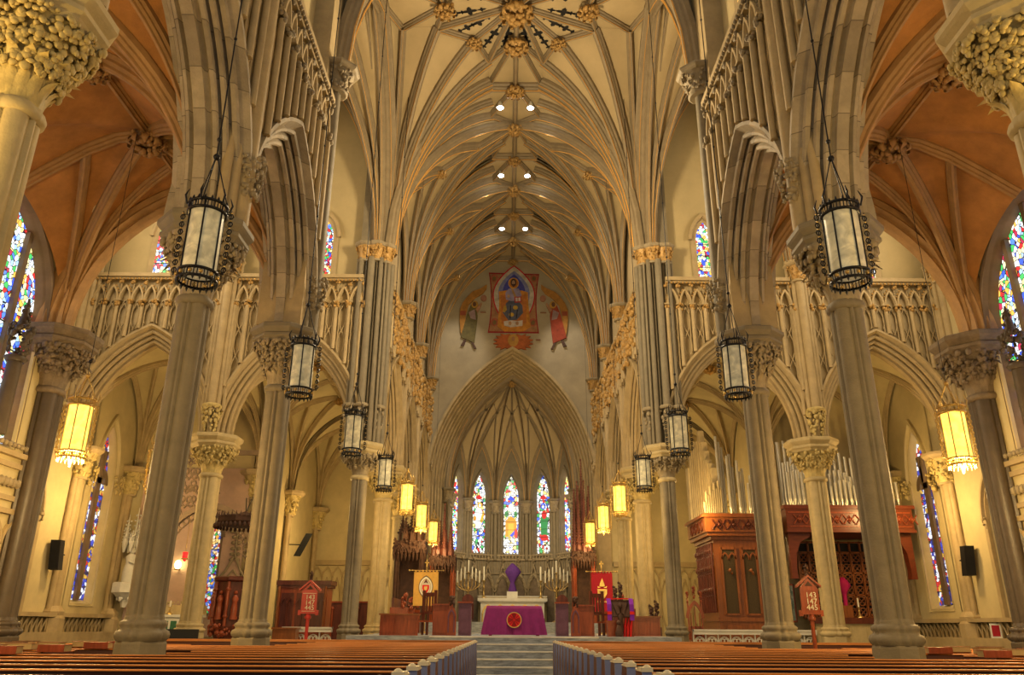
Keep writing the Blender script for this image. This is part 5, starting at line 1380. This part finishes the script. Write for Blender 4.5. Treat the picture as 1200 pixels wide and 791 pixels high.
arch_mould(b, front(0, .28), Arch(.3, .6, 1.3), [(-.06, -.05), (.06, -.05), (.06, .05), (-.06, .05), (-.06, -.05)], 7); b.box(-.27, .27, .26, .3, .52, 1.0); foliage(b, 16, (2.05, 2.5), lambda z: .04, .05, 3, c=(0, .28, 0))
for k in range(3): b.box(-.17+.17*k-.02, -.17+.17*k+.02, .26, .3, .52, 1.8-.3*abs(k-1))
b.build('backrest', M_red, t)
for lx in (-.27, .27): q = MB(); q.box(lx-.03, lx+.03, -.25, -.19, 0, .45); q.build('leg', M_red, t); q = MB(); q.box(lx-.035, lx+.035, -.27, .27, .8, .86); q.box(lx-.03, lx+.03, -.26, -.2, .5, .8); q.build('armrest', M_red, t)

M_fascia = mat('dark_red_gallery_wood', (.15, .032, .013), .32, var=.3, scale=2, wood=(.7, 5, 5))
og = thing('organ_gallery', 'red carved organ gallery on brackets carrying ranks of silvery pipes in the right chapel', 'organ', (14.35, 33.8, 4.7))
b = MB(); b.box(-2.7, 2.7, 0, 2.6, .72, 1.6); b.box(-2.8, 2.8, -.1, 2.6, 1.6, 1.75); b.box(-2.75, 2.75, -.06, 2.6, .62, .74); b.build('fascia', M_fascia, og)
b = MB()
for k in range(10):
    x = -2.4+.53*k
    for sg in (-1, 1): b.tube([(x, -.02, 1.16+sg*.2), (x+.26, -.03, 1.16-sg*.15), (x+.5, -.02, 1.16+sg*.2)], .03, 5)
    b.blob((x+.25, -.03, 1.16), .08, lat=4, lon=6)
b.box(-2.6, 2.6, -.03, 0, .84, .88); b.box(-2.6, 2.6, -.03, 0, 1.42, 1.48); b.build('carved_relief', M_red, og)
for sx in (-1, 1):
    b = MB(); pts = [(0, .64), (-.95, .64), (-.9, .45), (-.5, .25), (-.28, -.2), (-.22, -.9), (-.25, -1.25), (0, -1.25)]
    b.prism(pts, (lambda s_: lambda x, w, z: (s_*(2.62+x), .25+w, z))(sx), 0, .35); b.build('bracket', M_fascia, og)
for row, (yy, n) in enumerate(((.3, 24), (.7, 22), (1.1, 20))):
    for i in range(n):
        u = (i+.5)/n*2-1; x = 2.45*u
        h = .9+.5*row+(.8*abs(u)**2 if u < 0 else .35*abs(u))+(.5 if row == 2 else 0)+.25*cos(u*9)
        pipe(og, x, yy, 1.75, h, .07, M_silver)
for x, h, r in ((-2.5, 3.4, .1), (-2.2, 3.1, .09), (-.35, 3.6, .1), (-.1, 4.2, .11), (.2, 3.5, .1), (2.5, 2.2, .08)): pipe(og, x, 1.6, 1.75, h, r, M_silver)
gs = thing('organ_grille', 'tall brown openwork wood screen under the organ gallery', 'screen', (14.9, 36.7, 0))
b = MB(); b.box(-1.9, 1.9, .1, .2, 1.9, 5.25); b.build('dark_backing', M_black, gs)
b = MB()
for i in range(9): b.box(-1.9+.475*i-.04, -1.9+.475*i+.04, -.05, .05, 1.9, 5.25)
for z in (1.95, 2.9, 3.85, 4.75, 5.2): b.box(-1.9, 1.9, -.05, .05, z-.04, z+.04)
b.build('frame', M_orange, gs)
b = MB()
for i in range(8):
    for k in range(6):
        x, z = -1.66+.475*i, 2.18+.47*k
        b.tube([(x+.17*cos(q*PI/5), 0, z+.19*sin(q*PI/5)) for q in range(11)], .035, 5, cap=False); b.tube([(x-.2, 0, z-.2), (x+.2, 0, z+.2)], .025, 5); b.tube([(x-.2, 0, z+.2), (x+.2, 0, z-.2)], .025, 5)
b.build('tracery', M_orange, gs)
sh_ = thing('chapel_altar', 'dark wooden side altar shelf below the organ grille', 'altar', (14.7, 36.0, 0)); b = MB(); b.box(-1.6, 1.6, 0, .65, 1.7, 1.95); b.build('top', M_redd, sh_); b = MB(); panel_box(b, -1.5, 1.5, .1, .6, .55, 1.7, 4); b.build('body', M_colw, sh_)
t = thing('veiled_cross', 'small cross veiled in magenta on a wooden block under the organ gallery', 'cross', (14.68, 36.2, 1.95))
b = MB(); b.box(-.22, .22, -.15, .15, 0, .5); b.build('plinth', M_orange, t)
b = MB(); b.lathe([(.08, .5), (.09, .95), (.12, 1.05), (.3, 1.35), (.2, 1.55), (.05, 1.7)], 10, lob=lambda a: 1+.12*cos(4*a)); b.build('veil', M_magenta, t)
candlestick('short candlestick beside the magenta veiled cross', (15.2, 36.15, 1.95), .8, sc=.9)
for x, z in ((13.85, 3.9), (14.6, 4.0)):
    pass
t = thing('leaded_panel', 'narrow red framed leaded panel on the wall beside the dark hymn board', 'panel', (12.5, 37.12, 1.75))
b = MB(); b.box(-.28, .28, -.06, 0, 0, 1.65); b.build('frame', M_red, t)
b = MB(); b.box(-.2, .2, -.075, -.06, .08, 1.57); b.build('glazing', glass_mat('dull_leaded_glass', [(.12, .13, .05), (.2, .18, .08), (.05, .07, .03), (.25, .2, .1)], 9, .35), t)

# ================================================================ left side fittings
t = thing('pulpit', 'dark carved wood pulpit with small statues in front of the left transept', 'pulpit', (-9.5, 28, 0))
b = MB(); b.lathe([(.5, 0), (.55, 1.1), (.72, 1.35), (.74, 1.45)], 8, smooth=False); b.lathe([(.62, 1.4), (.62, 2.85)], 8, smooth=False); b.lathe([(.68, 2.85), (.76, 2.9), (.76, 2.99), (.7, 3.02)], 8, smooth=False); b.build('drum', M_redd, t)
b = MB()
for j in range(8):
    a = 2*PI*j/8
    b.tube([(.66*cos(a), .66*sin(a), 1.4), (.66*cos(a), .66*sin(a), 2.85)], .055, 6)
    for z in (1.75, 2.6): b.lathe([(.05, -.06), (.1, 0), (.05, .06)], 6, (.66*cos(a), .66*sin(a), z))
foliage(b, 120, (1.15, 1.5), lambda z: .68, .07, 3); b.build('colonnettes', M_red, t)
for j in range(8):
    a = 2*PI*(j+.5)/8; x, y = .64*cos(a), .64*sin(a)
    q = MB(); q.lathe([(.1, 1.75), (.11, 2.0), (.08, 2.2), (.12, 2.3), (.05, 2.42)], 8, (x, y, 0)); q.blob((x, y, 2.5), .065); q.lathe([(.13, 1.65), (.13, 1.75)], 6, (x, y, 0)); q.build('statuette', M_red, t)
t = thing('sounding_board', 'dark carved canopy hung above the pulpit', 'canopy', (-9.45, 28, 4.75))
b = MB(); b.lathe([(.92, 0), (1.0, .08), (1.0, .25), (.9, .3), (.3, .38), (.02, .5)], 8, smooth=False)
for j in range(40): a = 2*PI*j/40; b.blob((.98*cos(a), .98*sin(a), -.04), .06, (1, 1, 1.6), lat=4, lon=5); b.lathe([(.04, .25), (.002, .42)], 4, (.96*cos(a), .96*sin(a), 0))
b.build('hood', M_dkwood, t)
b = MB(); b.tube([(0, 0, .45), (-.9, 2.6, 1.35)], .025, 6); b.tube([(0, 0, .45), (0, 3.0, 3.6)], .02, 6); b.build('tie_rod', M_iron, t)
t = thing('veiled_cross', 'purple shrouded cross rising behind the pulpit beside the grey column', 'cross', (-9.0, 29.1, 0)); b = MB(); b.lathe([(.05, 0), (.05, 2.9)], 8); b.build('post', M_redd, t); b = MB(); b.lathe([(.14, 2.75), (.12, 3.2), (.24, 3.4), (.12, 3.62), (.02, 3.7)], 10, lob=lambda a: 1+.1*cos(4*a)); b.build('veil', M_purple, t)
t = thing('console_case', 'tall red wood case with dark traceried panel behind the left hymn board', 'cabinet', (-8.3, 32.6, .55))
b = MB(); b.box(-1.0, .95, 0, .9, 0, 2.5); b.build('body', M_red, t); b = MB(); b.box(-1.08, 1.1, -.1, 1.0, 2.45, 2.62); b.box(-1.05, 1.05, -.06, 1, 2.35, 2.45); b.build('cornice', M_redd, t)
b = MB()
for x0 in (-.85, -.25, .35):
    b.box(x0, x0+.5, -.02, 0, .9, 2.15)
    for k in range(2): arch_mould(b, front(x0+.125+.25*k, -.02), Arch(.125, .25, 1.7), [(-.015, 0), (-.015, -.05), (.03, -.05), (.03, 0)], 5)
    b.box(x0+.235, x0+.265, -.06, 0, .9, 2.0)
b.build('panel', M_redd, t); b = MB()
for x in (-.95, .88): b.tube([(x, -.05, 0), (x, -.05, 2.4)], .05, 6)
b.build('shafts', M_orange, t)
t = thing('oak_bench', 'plain orange oak kneeling desk at the foot of the grey column', 'bench', (-8.3, 30.3, 0)); b = MB(); b.box(-.42, .42, 0, .5, .5, 1.36); b.box(-.35, .35, -.01, 0, .85, 1.2); b.build('body', M_orange, t); b = MB(); b.box(-.46, .46, -.06, .55, 1.36, 1.42); b.build('top', M_orange, t)
t = thing('wainscot', 'dark red wood panelling with slim shafts beyond the left choir column', 'panelling', (-8.6, 40.5, .55)); b = MB(); b.box(-1.6, 2.0, 0, .1, 0, 2.0); b.build('panel', M_redd, t)
for k in range(6): q = MB(); q.tube([(-1.4+.62*k, -.05, 0), (-1.4+.62*k, -.05, 1.7)], .05, 6); q.blob((-1.4+.62*k, -.05, 1.75), .09); q.build('shaft', M_red, t)
b = MB(); b.box(-1.6, 2.0, -.08, .12, 2.0, 2.08); b.build('capping', M_red, t)
t = thing('grand_piano', 'black grand piano seen over the pews left of the pulpit', 'piano', (-9.7, 24, 0))
po = [(-.8, 0), (.85, 0), (.85, .9), (.75, 1.3), (.35, 1.6), (.1, 1.9), (-.3, 2.1), (-.65, 2.0), (-.8, 1.6)]
b = MB(); b.prism(po, lambda x, w, z: (x, z, w), .72, 1.05); b.build('body', M_speaker, t); b = MB(); b.prism([(x*1.02, y-.02) for x, y in po], lambda x, w, z: (x, z, w), 1.05, 1.09); b.box(-.5, .5, .35, .4, 1.09, 1.36); b.build('lid', M_speaker, t)
for x, y in ((-.65, .25), (.68, .25), (-.3, 1.8)): q = MB(); q.lathe([(.05, 0), (.06, .1), (.1, .72)], 8, (x, y, 0)); q.build('leg', M_speaker, t)
b = MB(); b.tube([(-1.2, .4, 0), (-1.2, .4, 1.3), (-.75, .5, 1.58)], .018, 6); b.blob((-1.24, .38, 1.31), .05); b.build('lamp_arm', M_iron, t)
for x, nm in ((-17.72, 'left'), (17.72, 'right')):
    t = thing('loudspeaker', 'tall black loudspeaker tilted down from a wall shaft on the %s' % nm, 'loudspeaker', (x, 31.6, 3.45)); b = MB(); b.box(-.19, .19, -.22, .1, 0, 1.1, 0, lambda a, y, z: (a, y-.18*z, z)); b.build('cabinet', M_speaker, t)
    b = MB(); b.box(-.17, .17, -.235, -.22, .05, 1.05, 0, lambda a, y, z: (a, y-.18*z, z)); b.build('grille', mat('speaker_grille', (.02, .02, .022), .9), t); b = MB(); b.tube([(0, 0, .6), (0, .4, .6)], .03, 6); b.build('bracket', M_iron, t)
t = thing('loudspeaker', 'slim black loudspeaker angled on the choir aisle wall left of the crossing pier', 'loudspeaker', (-11.55, 43.5, 5.0), rz=.3); b = MB(); b.box(-.18, .18, -.2, .1, 0, 1.15, 0, lambda a, y, z: (a+.45*z, y-.3*z, z)); b.build('cabinet', M_speaker, t); b = MB(); b.tube([(.2, 0, .6), (-.6, .1, .6)], .03, 6); b.build('bracket', M_iron, t)
# canopied niche with statue
t = thing('statue_niche', 'white stone statue bracket crowned by a cluster of carved spires in the left chapel', 'statue niche', (-17.2, 36.6, 2.2))
b = MB(); b.lathe([(.1, 0), (.2, .3), (.5, .55), (.62, .62), (.62, 1.0), (.55, 1.05)], 8, smooth=False); foliage(b, 30, (.3, .9), lambda z: .3+.35*(z-.3), .08, 3); b.build('bracket', M_white, t)
b = MB(); b.lathe([(.26, 1.05), (.28, 1.5), (.2, 1.9), (.24, 2.15), (.1, 2.3)], 10); b.blob((0, 0, 2.42), .13, (1, 1, 1.2)); b.tube([(.2, -.05, 2.1), (.25, -.22, 1.85), (.05, -.28, 1.95)], .06, 6); b.build('statue', M_white, t)
for i in range(8):
    a = 2*PI*i/8; r = .42 if i else 0; x, y = r*cos(a), r*sin(a)*.6; top = 4.35 if i == 0 else 3.3+.35*(i % 3); q = MB(); q.lathe([(.03, 2.35), (.11, 2.7), (.1, 3.0), (.06, 3.1), (.01, top)], 6, (x, y, 0), smooth=False)
    for k in range(6):
        z = 2.8+(top-2.9)*k/6
        for j in range(3): q.blob((x+.1*cos(2*j+k), y+.1*sin(2*j+k), z), .045, lat=4, lon=5)
    q.build('spire', M_white, t)
# side chapel behind an openwork screen
M_pink = mat('rosy_plaster', (.62, .42, .30), .8, var=.12)
t = thing('tracery_screen', 'brown openwork tracery arch of the left side chapel beside the gold column', 'screen', (-12.9, 34, 0))
b = MB(); A = Arch(1.9, 2.1, 4.2); arch_mould(b, front(0, 0), A, [(-.12, -.1), (.1, -.1), (.1, .1), (-.12, .1), (-.12, -.1)], 14)
for i in range(11):
    for sg in (-1, 1): x, z = A.pt(.22, (i+.5)/11, sg); b.tube([(x+.12*cos(q*PI/5), 0, z+.12*sin(q*PI/5)) for q in range(11)], .04, 5, cap=False); b.blob((x, -.02, z-.16), .06, lat=4, lon=5)
for i in range(9):
    for k in range(7):
        x, z = -1.9+.47*i, 4.7+.6*k
        if z < A.z(x)+.3 or x > .3: continue
        for j in range(3):
            a = 2*PI*j/3+PI/2+(k % 2)*PI/3; b.tube([(x+.1*cos(a)+.12*cos(q*PI/4), 0, z+.12*sin(a)+.13*sin(q*PI/4)) for q in range(9)], .045, 5, cap=False)
        b.tube([(x-.25, 0, z-.3), (x, 0, z), (x+.25, 0, z-.3)], .05, 5)
b.build('tracery', M_windowstone, t)
b = MB()
for sx in (-1, 1): b.tube([(sx*1.9, 0, 0), (sx*1.9, 0, 8.6)], .12, 8)
b.box(-2, 2, -.1, .1, 8.5, 8.7); b.build('frame', M_windowstone, t)
b = MB(); b.box(-17.4, -12.4, 37.1, 37.19, 1.0, 8.5); o = b.build('plaster_panel', M_pink, bpy.data.objects['wall_chapel_left'])
lancet(front(-13.72, 37.1), .24, .7, 5.3, 2.0, 1, M_glassA, M_windowstone, 'narrow stained glass strip seen just right of the left gold column', w0=-.02, depth=.02, splay=.12)
t = thing('wall_ornament', 'carved ogee gable with leafy stem on the pale wall above the pulpit', 'relief', (-12.7, 37.05, 2.6))
b = MB()
for sg in (-1, 1): b.tube([(sg*.75, 0, 0), (sg*.7, 0, .8), (sg*.35, 0, 1.2), (0, 0, 1.9)], .06, 6); b.tube([(sg*.5, 0, 0), (sg*.45, 0, .7), (0, 0, 1.25)], .04, 6)
b.tube([(0, 0, 1.8), (0, 0, 3.2)], .05, 6)
for k in range(6):
    for sg in (-1, 1): b.blob((sg*.14, -.02, 1.7+.25*k), .09, (1.3, .6, 1), lat=4, lon=6)
for sg in (-1, 1): b.blob((sg*.3, -.02, 3.0), .12, lat=4, lon=6)
b.build('gable', M_carve, t)
t = thing('side_altar', 'small white altar with green marble panels and candles in the left chapel', 'altar', (-14.4, 35.9, .55))
b = MB(); b.box(-.8, .8, 0, .7, 0, 1.25); b.build('body', M_white, t); b = MB(); b.box(-.9, .9, -.06, .75, 1.25, 1.36); b.build('mensa', M_white, t)
for k in range(4): q = MB(); q.box(-.68+.36*k, -.42+.36*k, -.015, 0, .2, 1.1); q.build('marble_panel', M_green, t)
b = MB(); b.box(-.9, .9, .5, .75, 1.36, 1.75)
for k in range(9): foliage(b, 4, (1.75, 1.9), lambda z: .04, .05, k, c=(-.8+.2*k, .6, 0))
b.build('carved_reredos', M_colw, t)
for x in (-.5, .45): candlestick('little candlestick %s on the white side altar' % ('left' if x < 0 else 'right'), (-14.4+x, 36.05, 1.91), .55, sc=.8)
t = thing('sanctuary_lamp', 'small red hanging sanctuary lamp in the left chapel', 'lamp', (-14.4, 35.6, 4.2)); b = MB(); b.lathe([(.03, -.1), (.1, 0), (.12, .28), (.1, .3)], 10); b.build('glass', emit('red_lamp_glass', (.8, .02, .02), 1.0), t); b = MB(); b.tube([(0, 0, .3), (0, 0, 4.2)], .012, 5); b.lathe([(.14, -.02), (.15, .02), (.12, .04)], 10); b.build('chain', M_brass, t)
t = thing('wall_sconce', 'bright glowing wall lamp behind the grey column in the left chapel', 'lamp', (-15.15, 36.95, 3.85)); b = MB(); b.blob((0, -.12, .2), .15, (1, .8, 1.3), lat=8, lon=10); b.build('bulb', M_bulb, t); b = MB(); b.tube([(0, .1, 0), (0, -.1, 0)], .03, 6); b.lathe([(.12, -.03), (.14, .02)], 10, (0, -.12, 0)); b.build('bracket', M_brass, t)
t = thing('framed_card', 'small white framed card with a red panel leaning on the right wall ledge', 'card', (17.6, 30.3, 1.2), rz=-.6); b = MB(); b.box(-.18, .18, 0, .03, 0, .5, 0, lambda a, y, z: (a, y+.2*z, z)); b.build('frame', M_white, t); b = MB(); b.box(-.125, .125, -.006, 0, .06, .44, 0, lambda a, y, z: (a, y+.2*z, z)); b.build('picture', M_crim, t)
# ================================================================ camera
th, yaw, roll = math.radians(20.4), math.radians(.19), math.radians(.35)
fw = Vector((sin(yaw)*cos(th), cos(yaw)*cos(th), sin(th))); r0 = Vector((cos(yaw), -sin(yaw), 0)); u0 = r0.cross(fw)
rr = r0*cos(roll)+u0*sin(roll); uu = -r0*sin(roll)+u0*cos(roll)
cd = bpy.data.cameras.new('camera'); cam = bpy.data.objects.new('camera', cd); C.objects.link(cam)
cd.sensor_width = 36; cd.lens = 915/1200*36; cd.clip_end = 300; cd.clip_start = .05
cam.matrix_world = Matrix(((rr.x, uu.x, -fw.x, -.2), (rr.y, uu.y, -fw.y, 0), (rr.z, uu.z, -fw.z, 1.45), (0, 0, 0, 1)))
bpy.context.scene.camera = cam

# ================================================================ light
w = bpy.data.worlds.new('daylight'); bpy.context.scene.world = w; w.use_nodes = True
bg = w.node_tree.nodes['Background']; bg.inputs[0].default_value = (1.0, .90, .74, 1); bg.inputs[1].default_value = WORLD
def area(name, loc, rot, sx, sy, power, col):
    l = bpy.data.lights.new(name, 'AREA'); l.shape = 'RECTANGLE'; l.size = sx; l.size_y = sy; l.energy = power; l.color = col
    o = bpy.data.objects.new(name, l); C.objects.link(o); o.location = loc; o.rotation_euler = rot; return o
def point(name, loc, power, col, r=.25):
    l = bpy.data.lights.new(name, 'POINT'); l.energy = power; l.color = col; l.shadow_soft_size = r
    o = bpy.data.objects.new(name, l); C.objects.link(o); o.location = loc; return o
def spot(name, loc, tgt, power, col, ang=60, r=.15, blend=.5):
    l = bpy.data.lights.new(name, 'SPOT'); l.energy = power; l.color = col; l.spot_size = math.radians(ang); l.spot_blend = blend; l.shadow_soft_size = r
    o = bpy.data.objects.new(name, l); C.objects.link(o); o.location = loc
    o.rotation_euler = (Vector(tgt)-Vector(loc)).to_track_quat('-Z', 'Y').to_euler(); return o
WARM, GOLD, DAY = (1, .78, .48), (1, .66, .25), (.82, .9, 1)
for s in (-1, 1):
    for y, p in ((5.5, 760), (15.6, 780)): point('aisle_lantern_and_fill_light', (s*9, y, 4.4), p, GOLD)  # near pair added to gild the corner capitals; no lantern hangs there
    point('chapel_light', (s*15.8, 31.6, 6.2), 340, GOLD, .25); point('chapel_light', (s*7.6, 33, 6), 240, GOLD, .25)
    point('choir_aisle_light', (s*9.2, 43, 6), 350, GOLD, .5)
    point('transept_key_fill', (s*14.5, 25.5, 17.5), 330, WARM, .6)  # unseen key lamp placed to light the transept wall
    for y in (31, 38, 45): point('choir_lantern_light', (s*4.3, y, 5.6), 120, GOLD)
    area('transept_grazing_fill', (s*17.5, 25, 18), (0, s*PI/2, 0), 6, 5, 480, (1, .86, .64)); point('capital_fill_light', (s*6.9, 4.9, 5.2), 260, (1, .7, .22))  # added grazing fill, no window there; added unseen lamp gilds the corner capitals
point('crossing_fill_light', (0, 23.5, 15.5), 2650, (1, .80, .50), .7)  # unseen lamp added to brighten the crossing vault
for y in (32.4, 38.6, 44.8):
    for s in (-1, 1): spot('vault_spotlight', (s*.75, y, 25.35), (s*5.3, y+4.9, 16.0), 1500, (1, .93, .82), 46, blend=.7)
point('choir_fill_light', (0, 40, 14), 360, WARM, .8)  # unseen fill added to lift the dark arcs of the choir vault
point('chancel_fill_light', (0, 26.5, 6.5), 330, WARM, .4)  # unseen fill added to brighten chancel wood and steps
area('apse_light', (0, 50.5, 8), (math.radians(80), 0, 0), 5, 3, 200, WARM)
sc = bpy.context.scene
sc.view_settings.view_transform = 'Standard'; sc.view_settings.look = 'None'; sc.view_settings.gamma = 1; sc.view_settings.use_curve_mapping = False
sc.view_settings.exposure = EXPO
sc.cycles.max_bounces = 5; sc.cycles.diffuse_bounces = 1; sc.cycles.use_denoising = True; sc.cycles.sample_clamp_indirect = 6
